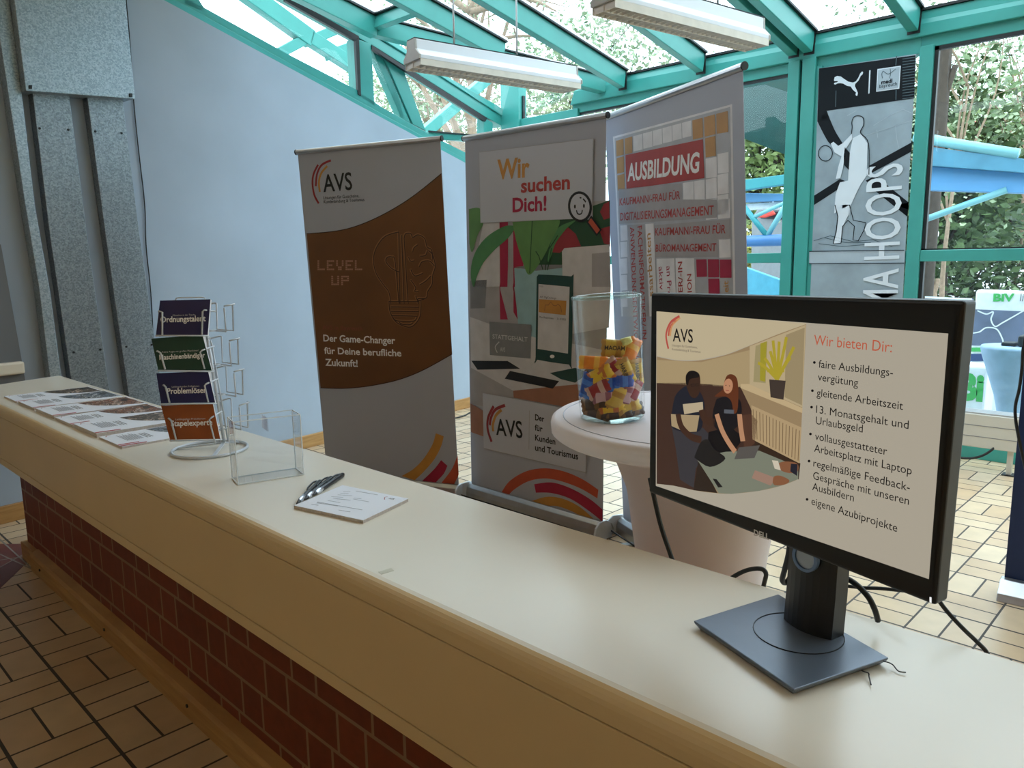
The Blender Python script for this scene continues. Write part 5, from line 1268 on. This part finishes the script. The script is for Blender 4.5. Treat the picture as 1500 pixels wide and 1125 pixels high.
leaf = [(3.841, 3.632, .006), (3.611, 3.385, .010), (3.364, 3.130, .012), (3.116, 2.907, .009), (2.900, 2.672, .014), (2.651, 2.446, .006)]
names = ['farthest leaflet stack on the counter, nearest the ducts', 'second leaflet stack from the ducts end of the row', 'third leaflet stack from the ducts, its dark picture sticking up at the counter back', 'fourth leaflet stack from the ducts, with reddish people in its picture', 'fifth and thickest leaflet stack, partly behind the wire rack', 'nearest leaflet stack, showing red stripes at its front corner beside the wire rack']
phm = [m_photo, m_photo2, m_photo3, m_photo3, m_photo, m_photo2]
for i, (ya, yb, h) in enumerate(leaf):
    x0, x1 = .797, 1.128; sk = (-.012, .004, -.01, .01, -.006, .012)[i]
    t = thing('leaflet_stack', names[i], 'leaflets', ((x0 + x1) / 2, (ya + yb) / 2, ZC), 0, 'leaflet stacks in a row on the counter')
    q = [V(x0, yb, ZC), V(x1, yb + sk, ZC), V(x1, ya + sk, ZC), V(x0, ya, ZC)]
    bm = B(); prism(bm, q, V(0, 0, h)); st = obj('paper_stack', bm, m_paperedge, t)
    bm = B(); prism(bm, [p + V(0, 0, h) for p in q], V(0, 0, .0006)); cov = obj('cover_sheet', bm, m_paper, t)
    ux = (q[1] - q[0]).normalized(); S = Sheet(cov, q[0] + V(0, 0, h + .0006), ux, V(0, 1, 0), .0004); L = x1 - x0; Wd = ya - yb
    U = lambda a, b_: (a * L, b_ * Wd)
    S.shapes('cover_picture', [bez(U(.44, .97), U(.47, .7), U(.56, .42), U(.74, .2), U(.99, .1), n=6) + [U(.99, .97)]], phm[i], 1, px=False)
    S.lines('text_line', [[U(.13 + .018 * k, .34), U(.13 + .018 * k, .86 - .06 * (k % 3))] for k in range(9)], .0032, m_text, 1, px=False)
    for k in range(3): S.lines('headline', [[U(.315 + k * .025, .34), U(.315 + k * .025, .72)]], .004, m_pgrey2, 1, px=False)
    S.lines('logo_arc', [bez(U(.04, .88), U(.06, .95), U(.09, .93), n=4)], .003, m_dred, 1, px=False)
    S.shapes('red_stripe', [[U(.0, .03), U(.22, .0), U(.24, .06), U(.0, .09)]], m_accent, 1, px=False)
    if i in (3, 5): S.shapes('red_stripe', [[U(.0, .13), U(.18, .11), U(.19, .16), U(.0, .19)]], m_accent, 1, px=False)

# ------------------------------------------------------------------ wire rack with cards
m_wiremet = mat('rack_silver_wire', rgb(204, 210, 218), .35, .2)
RC = V(.967, 2.215, ZC)
t = thing('leaflet_rack', 'silver revolving wire rack on a ring foot, holding coloured cards', 'rack', RC)
bm = B(); tube(bm, [RC + V(.107 * math.cos(a), .107 * math.sin(a), .005) for a in [k * math.pi / 24 for k in range(48)]], .0045, 8, closed=True); obj('ring_foot', bm, m_wiremet, t, smooth=True)
vd = ray(300, 560); vd.z = 0; vd.normalize(); sd = V(vd.y, -vd.x, 0)      # away from the eye, to the right
RP = RC + sd * .042 + vd * .03
for a in (2.6, .6, -1.5):
    e = RC + V(0, 0, .005) + (vd * math.sin(a) + sd * math.cos(a)) * .105
    bm = B(); beam(bm, e, RP + V(0, 0, .014) - (vd * math.sin(a) + sd * math.cos(a)) * .004, .009, .005); obj('foot_bar', bm, m_wiremet, t)
lean = V(-.03, .0, 0)
tops_ = RP - sd * .026 + V(0, 0, .36)
bm = B(); tube(bm, [RP + V(0, 0, .012), tops_], .005, 8); obj('centre_post', bm, m_wiremet, t, smooth=True)
cards = [('Ordnungstalent', 'Mäuschen in der Tasche', [(125, 110), (393, 103), (378, 292), (103, 292)], rgb(30, 26, 78), 'navy blue card stack lettered Ordnungstalent in the top pocket of the rack', (128, 226, 368, 219, 199), (193, 193, 313, 189)),
         ('Maschinenbändiger', 'Keine Angst vor großen Maschinen!', [(78, 312), (350, 292), (400, 482), (115, 478)], rgb(14, 62, 48), 'dark green card stack lettered Maschinenbändiger in the second pocket of the rack', (122, 425, 365, 412, 402), (137, 388, 330, 379)),
         ('Problemlöser', 'Lieblingskunden Kolleginnen', [(105, 497), (380, 485), (418, 652), (130, 655)], rgb(22, 26, 84), 'dark blue card stack lettered Problemlöser in the third pocket of the rack', (163, 606, 372, 600, 580), (188, 573, 334, 568)),
         ('Stapelexperte', 'Lieblingsplatz Praktikanten', [(130, 668), (405, 657), (445, 845), (178, 850)], rgb(146, 74, 30), 'orange brown card stack lettered Stapelexperte in the lowest pocket of the rack', (183, 778, 404, 771, 752), (207, 746, 366, 741))]
c1 = lambda p: cv(p, 200, 410, 3.63)
nf = (-vd * .985 - sd * .17).normalized()
u0 = UP.cross(nf).normalized()
m_cardw = mat('card_edges', rgb(226, 224, 226), .6)
PC = RC + nf * .075
zpk = []
for k, (ttl_, sub_, quad, col, lab, tx, sx_) in enumerate(cards):
    cpx = c1([(sum(p[0] for p in quad) / 4, sum(p[1] for p in quad) / 4)])[0]
    nk_ = (nf * math.cos(.17) + UP * math.sin(.17)).normalized()
    ctr = onp(cpx[0], cpx[1], PC, nf)
    Q = [onp(x, y, ctr, nk_) for x, y in c1(quad)]
    zpk.append((min(Q[2].z, Q[3].z), ctr))
    g = thing('card_stack', lab, 'cards', V(*((Q[2] + Q[3]) / 2)), 0, 'cards in the wire rack')
    bm = B(); prism(bm, [q - nk_ * .001 for q in Q], -nk_ * (.012 if k else .017)); obj('card_edges', bm, m_cardw, g)
    bm = B(); prism(bm, Q, -nk_ * .0012)
    fc = obj('front_card', bm, mat('card_' + ttl_.lower()[:5], col, .35, 0, .22, 9), g)
    S = Sheet(fc, ctr, (Q[1] - Q[0]), nk_.cross(Q[1] - Q[0]), .0005); S.n = nk_; S.p0 = ctr
    f1 = lambda x, y: c1([(x, y)])[0]
    S.text([(ttl_, f1(tx[0], tx[1]), f1(tx[2], tx[3]), f1(tx[0], tx[4] - 4))], m_whitep, 1, bold=.022)
    S.text([(sub_, f1(sx_[0], sx_[1]), f1(sx_[2], sx_[3]), f1(sx_[0], sx_[1] - 9))], m_plight, 1)
    # the wire pocket that holds it
    hooks = {0: ([(105, 172), (118, 166), (137, 172), (137, 292)], [(408, 160), (360, 160), (351, 168), (348, 290)]), 1: ([(82, 380), (112, 379), (127, 388), (152, 476)], [(402, 348), (350, 374), (338, 384), (362, 474)]),
             2: ([(118, 562), (145, 560), (155, 570), (176, 653)], [(424, 525), (372, 552), (362, 562), (382, 651)]), 3: ([(148, 738), (172, 737), (184, 748), (211, 852)], [(444, 700), (398, 732), (387, 744), (420, 872)])}[k]
    pk = None
    for hp in hooks:
        pts = [onp(x, y, ctr + nk_ * .006, nk_) for x, y in c1(hp)]
        pts[0] = pts[0] - nk_ * .035
        bm = B(); tube(bm, pts, .0026, 6); obj('pocket_wire', bm, m_wiremet, t, smooth=True)
    lo2 = [Q[3] - UP * .003 + nk_ * .004, Q[2] - UP * .003 + nk_ * .004]
    bm = B(); tube(bm, [lo2[0] - nk_ * .03, lo2[0], lo2[1], lo2[1] - nk_ * .03], .002, 6); obj('pocket_wire', bm, m_wiremet, t, smooth=True)
    bm = B(); tube(bm, [(lo2[0] + lo2[1]) / 2 - nk_ * .03, RP + (tops_ - RP) * max(0, min(1, (lo2[0].z - ZC) / .36))], .002, 6); obj('pocket_arm', bm, m_wiremet, t, smooth=True)
# the two other sides of the rack: one empty (right rear), one with cards seen from the edge (left rear)
def side(ang, full):
    nn2 = (-vd * math.cos(ang) + sd * math.sin(ang)).normalized(); uu = UP.cross(nn2).normalized()
    for k in range(4):
        zb_, ct = zpk[k]; o_ = RP + (tops_ - RP) * ((zb_ - ZC) / .36); o_ = V(o_.x, o_.y, zb_) + nn2 * .03
        wv = uu * .058; dv_ = nn2 * .034
        if k == 3: o_ = o_ + V(0, 0, .004)
        bm = B(); tube(bm, [o_ - wv + V(0, 0, .07), o_ - wv, o_ + wv, o_ + wv + V(0, 0, .07)], .0026, 6); obj('pocket_wire', bm, m_wiremet, t, smooth=True)
        bm = B(); tube(bm, [o_ - wv + V(0, 0, .075), o_ - wv + dv_ + V(0, 0, .08), o_ - wv * .8 + dv_ + V(0, 0, .08), o_ - wv * .8 + dv_ * .9, o_ + wv * .8 + dv_ * .9, o_ + wv * .8 + dv_ + V(0, 0, .08), o_ + wv + dv_ + V(0, 0, .08), o_ + wv + V(0, 0, .075)], .0026, 6); obj('pocket_wire', bm, m_wiremet, t, smooth=True)
        bm = B(); tube(bm, [o_, o_ - nn2 * .03], .0018, 6); obj('pocket_arm', bm, m_wiremet, t, smooth=True)
        if full and k in (1, 2):
            a = thing('card_stack', ('white-edged card stack seen from the side, left of the Maschinenbändiger cards', 'white-edged card stack seen from the side, left of the Problemlöser cards')[k - 1], 'cards', o_ + dv_ * .5, 0, 'cards in the wire rack')
            bm = B(); c = o_ + dv_ * .45 + V(0, 0, .052); R3 = Matrix((uu, nn2, UP)).transposed(); box(bm, c, (.10, .012, .104), R3); obj('card_edges', bm, m_cardw, a)
            bm = B(); box(bm, c + nn2 * .0067, (.10, .001, .104), R3); obj('front_card', bm, mat('card_side', rgb(120, 90, 70), .4), a)
side(2.05, False); side(-2.1, True)
for s_ in (-1, 1):
    bm = B(); q = RP + sd * .012 * s_ + vd * .01; tube(bm, [q + V(0, 0, .012), tops_ + sd * .012 * s_ + vd * .01 - V(0, 0, .04)], .003, 8); obj('frame_wire', bm, m_wiremet, t, smooth=True)
hp_ = [onp(x, y, PC - nf * .012, nf) for x, y in c1([(208, 112), (212, 98), (225, 95), (352, 93), (364, 97), (366, 106)])]
bm = B(); tube(bm, hp_ + [tops_ + V(0, 0, -.03)], .0021, 6); obj('top_wire', bm, m_wiremet, t, smooth=True)

# ------------------------------------------------------------------ clear acrylic box
m_acr = glass('clear_acrylic', (.975, .982, .988, 1), 1.42, .9)
m_acre = mat('acrylic_edge_glint', rgb(236, 242, 246), .15)  # near-white strips paint the bright glint along the clear edges
bl, br = onz(349, 711, ZC), onz(445, 696, ZC); ux = (br - bl); wx = ux.length; ux.normalize(); uy = V(-ux.y, ux.x, 0)
hq = onp(338, 619, bl, uy).z - ZC; dq = .075
t = thing('acrylic_box', 'empty clear acrylic leaflet box with an open top', 'box', bl + ux * wx / 2 + uy * dq / 2)
R3 = Matrix((ux, uy, UP)).transposed()
def ab(name, a, b_, m):  # box in the acrylic box's own frame
    bm = B(); c = [(p + q) / 2 for p, q in zip(a, b_)]; s_ = [abs(q - p) for p, q in zip(a, b_)]
    box(bm, bl + R3 @ Vector(c), s_, R3); return obj(name, bm, m, t)
th = .003
ab('front_wall', (0, 0, 0), (wx, th, hq), m_acr); ab('back_wall', (0, dq - th, 0), (wx, dq, hq), m_acr)
ab('side_wall', (0, th, 0), (th, dq - th, hq), m_acr); ab('side_wall', (wx - th, th, 0), (wx, dq - th, hq), m_acr)
ab('floor_plate', (th, th, .0), (wx - th, dq - th, .004), m_acr); ab('divider', (wx * .5 - .0015, th, hq - .035), (wx * .5 + .0015, dq - th, hq), m_acr)
bm = B(); e_ = [(0, 0), (wx, 0), (wx, dq), (0, dq)]
rim = [bl + R3 @ V(a, b_, hq) for a, b_ in e_]; low = [bl + R3 @ V(a, b_, .002) for a, b_ in e_]
for i in range(4):
    j = (i + 1) % 4
    for nm_, p, q in (('rim_edge', rim[i], rim[j]), ('base_edge', low[i], low[j]), ('corner_edge', low[i], rim[i])):
        bm2 = B(); tube(bm2, [p, q], .0016, 4); obj(nm_, bm2, m_acre, t)
bm.free()

# ------------------------------------------------------------------ paper pad, pens, tape
P4 = [onz(x, y, ZC) for x, y in ((431, 745), (532, 767), (598, 735), (502, 715))]
t = thing('paper_pad', 'small stack of white printed sheets beside the three pens', 'paper', sum(P4, V(0, 0, 0)) / 4)
bm = B(); prism(bm, P4, V(0, 0, .007)); obj('paper_stack', bm, m_paperedge, t)
bm = B(); prism(bm, [p + V(0, 0, .007) for p in P4], V(0, 0, .0006)); sh_ = obj('top_sheet', bm, m_paper, t)
S = Sheet(sh_, P4[0] + V(0, 0, .0076), P4[1] - P4[0], P4[3] - P4[0], .0003); S.n = UP; S.p0 = P4[0] + V(0, 0, .0076)
kp = lambda p: cv(p, 420, 670, 7.5)
S.lines('text_line', [kp(p) for p in ([(620, 375), (700, 375)], [(590, 395), (680, 397)], [(560, 412), (720, 422)], [(490, 432), (620, 440)], [(510, 450), (700, 472)], [(730, 458), (905, 490)], [(740, 448), (820, 456)], [(450, 475), (590, 498)], [(335, 490), (830, 578)], [(330, 500), (560, 535)], [(270, 515), (350, 528)], [(570, 580), (700, 600)], [(760, 372), (1000, 412)])], .0022, m_text, 1)
S.lines('logo_arc', [bez(*kp([(1075, 465), (1078, 440), (1110, 432)]), n=4)], .0016, m_dred, 1)
S.text([('AVS', kp([(1112, 458)])[0], kp([(1170, 466)])[0], kp([(1112, 442)])[0])], m_black, 1, bold=.02)
m_pen = mat('pen_black', rgb(20, 21, 26), .3); m_pens = mat('pen_silver', rgb(215, 220, 228), .22, .6)
for k, (a, e, lab) in enumerate((((438, 734.5), (469, 705), 'black pen farthest from the paper pad, leftmost of the three'), ((450, 728.5), (486, 699.5), 'black pen in the middle of the three pens'), ((462, 722.5), (502.5, 695), 'black pen lying nearest the paper pad, its back end farthest right'))):
    A = onz(*a, ZC + .006); E = onz(*e, ZC + .006); d = (E - A).normalized(); L = (E - A).length; s_ = V(-d.y, d.x, 0); RR = Matrix((s_, UP, d)).transposed()
    t = thing('ballpoint_pen', lab, 'pen', V(A.x, A.y, ZC), 0, 'black pens on the counter')
    bm = B(); lathe(bm, [(0, -.018), (.0015, -.017), (.004, 0), (.006, .03), (.0062, L * .55), (.0064, L * .96), (.005, L), (0, L)], A, 14, RR); obj('barrel', bm, m_pen, t, smooth=True)
    bm = B(); lathe(bm, [(.0047, .002), (.0064, .012), (.0067, .024), (.0064, .034), (.006, .034)], A, 14, RR); obj('silver_grip', bm, m_pens, t, smooth=True)
    sl = s_ if s_.dot(V(0, 1, 0)) > 0 else -s_
    bm = B(); tube(bm, smoothpath([A + d * L * .95 + sl * .006 + UP * .003, A + d * L * .85 + sl * .0105 + UP * .004, A + d * L * .62 + sl * .0105 + UP * .003, A + d * L * .5 + sl * .0065 + UP * .002], 5), .0024, 6); obj('clip', bm, m_pen, t, smooth=True)
T4 = [onz(x, y, ZC) for x, y in ((554, 838), (573, 832), (577, 836), (559, 841.5))]
bm = B(); prism(bm, T4, V(0, 0, .0004)); props(obj('tape_strip', bm, mat('tape_beige', rgb(196, 190, 168), .35)), 'small strip of old beige tape at the front edge of the counter', 'tape')
# ------------------------------------------------------------------ bar table and jar of sweets
m_cloth = mat('white_stretch_cloth', rgb(232, 226, 230), .7, 0, .03, 6)
TC = V(1.555, .895, 0); ZT = 1.06; TR = .355
t = thing('bar_table', 'round bar table under a white stretch cloth behind the monitor, carrying the glass jar', 'table', TC)
bm = B(); lathe(bm, [(0, ZT), (TR - .012, ZT), (TR - .003, ZT - .006), (TR, ZT - .018), (TR - .002, ZT - .036), (TR - .012, ZT - .044), (.29, ZT - .05), (.21, ZT - .09), (.175, .88), (.15, .70), (.132, .48), (.14, .32), (.19, .12), (.27, .02), (.27, 0), (0, 0)], TC, 56); cl = obj('stretch_cloth', bm, m_cloth, t, smooth=True)
for a in range(18):
    pass
bm = B(); tube(bm, [TC + V((TR - .03) * math.cos(a), (TR - .03) * math.sin(a), ZT + .0005) for a in [k * math.pi / 40 for k in range(80)]], .0012, 5, closed=True); obj('hem_line', bm, mat('cloth_seam', rgb(196, 196, 206), .8), cl, smooth=True)
m_jar = glass('jar_glass', (.99, .995, .992, 1), 1.5, .9)
m_jari = glass('jar_inner_glass', (.99, .995, .992, 1), 1.45, .35)
m_jarr = glass('jar_rim_glass', (.80, .89, .87, 1), 1.7, 1.0, .03)
JC = V(1.389, 1.033, ZT); JD = JC.copy(); JD.z = 0; JD.normalize()
JH = onp(886, 431, JC, JD).z - ZT
JR = Matrix.Rotation(math.radians(-3.0), 3, JD)
t = thing('glass_jar', 'tall clear glass jar half full of wrapped sweets on the white bar table', 'jar', JC)
r0, r1 = .0735, .0785
bm = B(); lathe(bm, [(0, .004), (r0 - .008, .004), (r0, .010), (r0 + .001, .03), (r1, JH - .006)], JC, 48, JR); obj('outer_wall', bm, m_jar, t, smooth=True)
bm = B(); lathe(bm, [(0, .012), (r0 - .012, .012), (r0 - .005, .02), (r1 - .005, JH - .006)], JC, 48, JR); obj('inner_wall', bm, m_jari, t, smooth=True)
bm = B(); tube(bm, [JC + JR @ V((r1 - .0025) * math.cos(a), (r1 - .0025) * math.sin(a), JH - .004) for a in [k * math.pi / 32 for k in range(64)]], .0042, 8, closed=True); obj('rim', bm, m_jarr, t, smooth=True)
bm = B(); lathe(bm, [(0, .001), (r0 - .006, .001), (r0 - .001, .006), (r0 - .006, .0115), (0, .0115)], JC, 48, JR); obj('base_disc', bm, m_jarr, t, smooth=True)
# sweets
def packet_mesh(L, Wd, T, ridge=.004):
    bm = B(); nx, ny = 9, 6; top = {}; bot = {}
    for i in range(nx + 1):
        for j in range(ny + 1):
            u = i / nx; v = j / ny; e = max(0, min(1, min(u, 1 - u) * 5.5)) ** .6 * (1 - (2 * v - 1) ** 4) ** .6
            zz = T * .5 * e + .0006; zig = .0012 * ((j % 2) * 2 - 1) if i in (0, nx) else 0
            wob = math.sin(u * 9 + v * 5) * .0008 * e
            x = (u - .5) * L + (zig if i == nx else -zig); y = (v - .5) * Wd * (1 - .12 * e)
            top[i, j] = bm.verts.new((x, y, zz + wob)); bot[i, j] = bm.verts.new((x, y, -zz + wob))
    for i in range(nx):
        for j in range(ny):
            bm.faces.new((top[i, j], top[i + 1, j], top[i + 1, j + 1], top[i, j + 1])); bm.faces.new((bot[i, j + 1], bot[i + 1, j + 1], bot[i + 1, j], bot[i, j]))
    for i in range(nx):
        for j in (0, ny):
            f = (top[i, j], bot[i, j], bot[i + 1, j], top[i + 1, j]); bm.faces.new(f if j == 0 else f[::-1])
    for j in range(ny):
        for i in (0, nx):
            f = (top[i, j], top[i, j + 1], bot[i, j + 1], bot[i, j]); bm.faces.new(f if i == 0 else f[::-1])
    return bm
def wrap(name, c, c2=None, metal=0.0):
    m = mat(name, c, .34, metal, .2, 70)
    if c2:
        tt_ = m.node_tree; b = tt_.nodes['Principled BSDF']; co = tt_.nodes.new('ShaderNodeTexCoord'); no = tt_.nodes.new('ShaderNodeTexWave'); no.inputs['Scale'].default_value = 9; no.inputs['Distortion'].default_value = 1.2; no.inputs['Detail'].default_value = 0; no.bands_direction = 'X'; no.inputs['Phase Offset'].default_value = 1.6
        r = tt_.nodes.new('ShaderNodeValToRGB'); r.color_ramp.interpolation = 'CONSTANT'; r.color_ramp.elements[0].color = c; r.color_ramp.elements[1].position = .72; r.color_ramp.elements[1].color = c2
        tt_.links.new(co.outputs['Object'], no.inputs['Vector']); tt_.links.new(no.outputs['Fac'], r.inputs[0]); tt_.links.new(r.outputs[0], b.inputs['Base Color'])
    return m
kinds = {'orange': (wrap('wrap_orange', rgb(244, 140, 30), rgb(250, 190, 70)), .064, .030), 'gold': (wrap('wrap_gold', rgb(214, 180, 74), rgb(186, 140, 56)), .058, .040),
         'blue': (wrap('wrap_blue', rgb(24, 74, 176), rgb(60, 120, 214)), .060, .036), 'wine red': (wrap('wrap_wine', rgb(150, 36, 48), rgb(206, 170, 160)), .060, .034),
         'dark brown': (wrap('wrap_brown', rgb(58, 36, 26), rgb(120, 84, 40)), .066, .030), 'yellow': (wrap('wrap_yellow', rgb(232, 190, 40), rgb(200, 110, 40)), .058, .032), 'pale pink': (wrap('wrap_pink', rgb(206, 168, 176), rgb(150, 90, 110)), .056, .034), 'lemon': (wrap('wrap_lemon', rgb(226, 232, 150)), .026, .018)}
meshes = {}
for k, (m, L, Wd) in kinds.items():
    bm = packet_mesh(L, Wd, .013 if k != 'lemon' else .016); me = bpy.data.meshes.new('sweet_packet'); bm.to_mesh(me); bm.free(); me.materials.append(m)
    for p in me.polygons: p.use_smooth = True
    meshes[k] = me
vj = V(-JD.x, -JD.y, 0); sj = V(-vj.y, vj.x, 0)
if sj.dot(V(RX.x, RY.x, 0)) < 0: sj = -sj              # sj: to the right in the picture, vj: towards the eye
def sweet(kind, a, b_, h, yaw, pitch, roll, label, group=None, text=None):
    """a: right, b_: towards the eye, h: height over the table; the flat face looks to the eye when pitch = 90"""
    o = bpy.data.objects.new('sweet_packet', meshes[kind]); COL.objects.link(o)
    R_ = Matrix((sj, -vj, UP)).transposed() @ Matrix.Rotation(math.radians(yaw), 3, 'Z') @ Matrix.Rotation(math.radians(pitch), 3, 'X') @ Matrix.Rotation(math.radians(roll), 3, 'Z')
    M = R_.to_4x4(); M.translation = JC + JR @ (sj * a + vj * b_ + UP * h * 1.09); o.matrix_basis = M
    props(o, label, 'sweet', group or 'wrapped sweets in the glass jar')
    if text:
        me = text_mesh(text[0], .02); x0 = min(v.co.x for v in me.vertices); x1 = max(v.co.x for v in me.vertices); s_ = text[1] / (x1 - x0); ch = cap_h(.02)
        bm = B(); bm.from_mesh(me); bpy.data.meshes.remove(me)
        for v in bm.verts: v.co = V((v.co.x - (x0 + x1) / 2) * s_, (v.co.y - ch / 2) * s_ * text[2], .0082 - .5 * abs((v.co.x - (x0 + x1) / 2) * s_) ** 1.6 * .0)
        l_ = obj('lettering', bm, text[3], o, local=True, recalc=False)
    return o
# visible ones along the front of the glass
sweet('orange', -.036, .045, .125, -8, 84, -2, 'orange packet leaning flat against the left of the jar, topmost on that side')
sweet('gold', .012, .026, .150, 6, 76, -3, 'golden packet lettered MAOAM lying on top of the sweets at the middle', text=('MAOAM', .045, 1.1, m_browndk))
sweet('orange', .050, .022, .142, 20, 80, 62, 'narrow orange packet standing upright at the right of the pile')
sweet('lemon', .040, .02, .163, 10, 60, 15, 'pale lemon twist sweet, the topmost of the pile')
sweet('gold', .031, .048, .104, 12, 88, -66, 'golden packet lettered HARIBO standing on end at the middle right', text=('HARIBO', .040, 1.15, m_black))
sweet('gold', .056, .030, .100, 34, 88, -84, 'golden packet lettered HARIBO standing on end at the right wall of the jar', text=('HARIBO', .040, 1.15, m_black))
sweet('wine red', .012, .050, .108, 4, 84, -52, 'wine red packet leaning beside the left HARIBO packet')
sweet('yellow', -.022, .053, .100, -14, 88, 28, 'yellow packet below the flat orange one')
sweet('yellow', -.002, .056, .096, 0, 86, -40, 'yellow packet in the centre of the jar front')
sweet('blue', -.050, .043, .077, -30, 92, 76, 'blue packet standing at the left wall of the jar')
sweet('wine red', -.026, .056, .072, -16, 88, 30, 'wine red packet right of the left blue packet')
sweet('pale pink', -.014, .058, .058, -8, 88, 10, 'pale packet low at the centre left of the jar')
sweet('blue', .004, .058, .066, 2, 90, 80, 'blue packet standing at the centre of the jar')
sweet('blue', .022, .055, .084, 14, 86, 4, 'blue packet lying across right of the centre')
sweet('gold', .012, .060, .052, 8, 90, 70, 'golden packet standing low at the centre right')
sweet('pale pink', .034, .052, .060, 26, 90, 74, 'pink patterned packet at the centre right of the jar')
sweet('wine red', .052, .038, .062, 44, 90, 60, 'wine red packet at the right wall of the jar, below the HARIBO one')
sweet('dark brown', -.038, .048, .040, -28, 80, 14, 'dark brown packet low at the left wall of the jar')
sweet('dark brown', -.032, .050, .024, -24, 72, -10, 'dark brown packet at the bottom left of the jar')
sweet('yellow', .000, .058, .034, -2, 78, 12, 'brown and yellow packet low at the centre of the jar')
sweet('dark brown', .012, .056, .022, 6, 70, 8, 'dark brown packet at the bottom centre of the jar')
sweet('gold', .036, .048, .036, 26, 74, 16, 'golden packet low at the right of the jar')
sweet('dark brown', .044, .042, .024, 36, 72, 4, 'dark brown packet at the bottom right of the jar')
rr = random.Random(4)
ks = ['orange', 'gold', 'blue', 'wine red', 'dark brown', 'yellow', 'pale pink']
for i in range(34):
    h = .026 + .1 * (i / 34); a = rr.uniform(0, 6.283); r_ = rr.uniform(0, .034); k = rr.choice(ks[3:5] if h < .05 else ks)
    sweet(k, r_ * math.cos(a), r_ * math.sin(a) - .012, h, rr.uniform(0, 360), rr.uniform(-45, 45), rr.uniform(-40, 40), 'wrapped sweet buried in the middle or back of the jar', 'buried sweets in the glass jar')
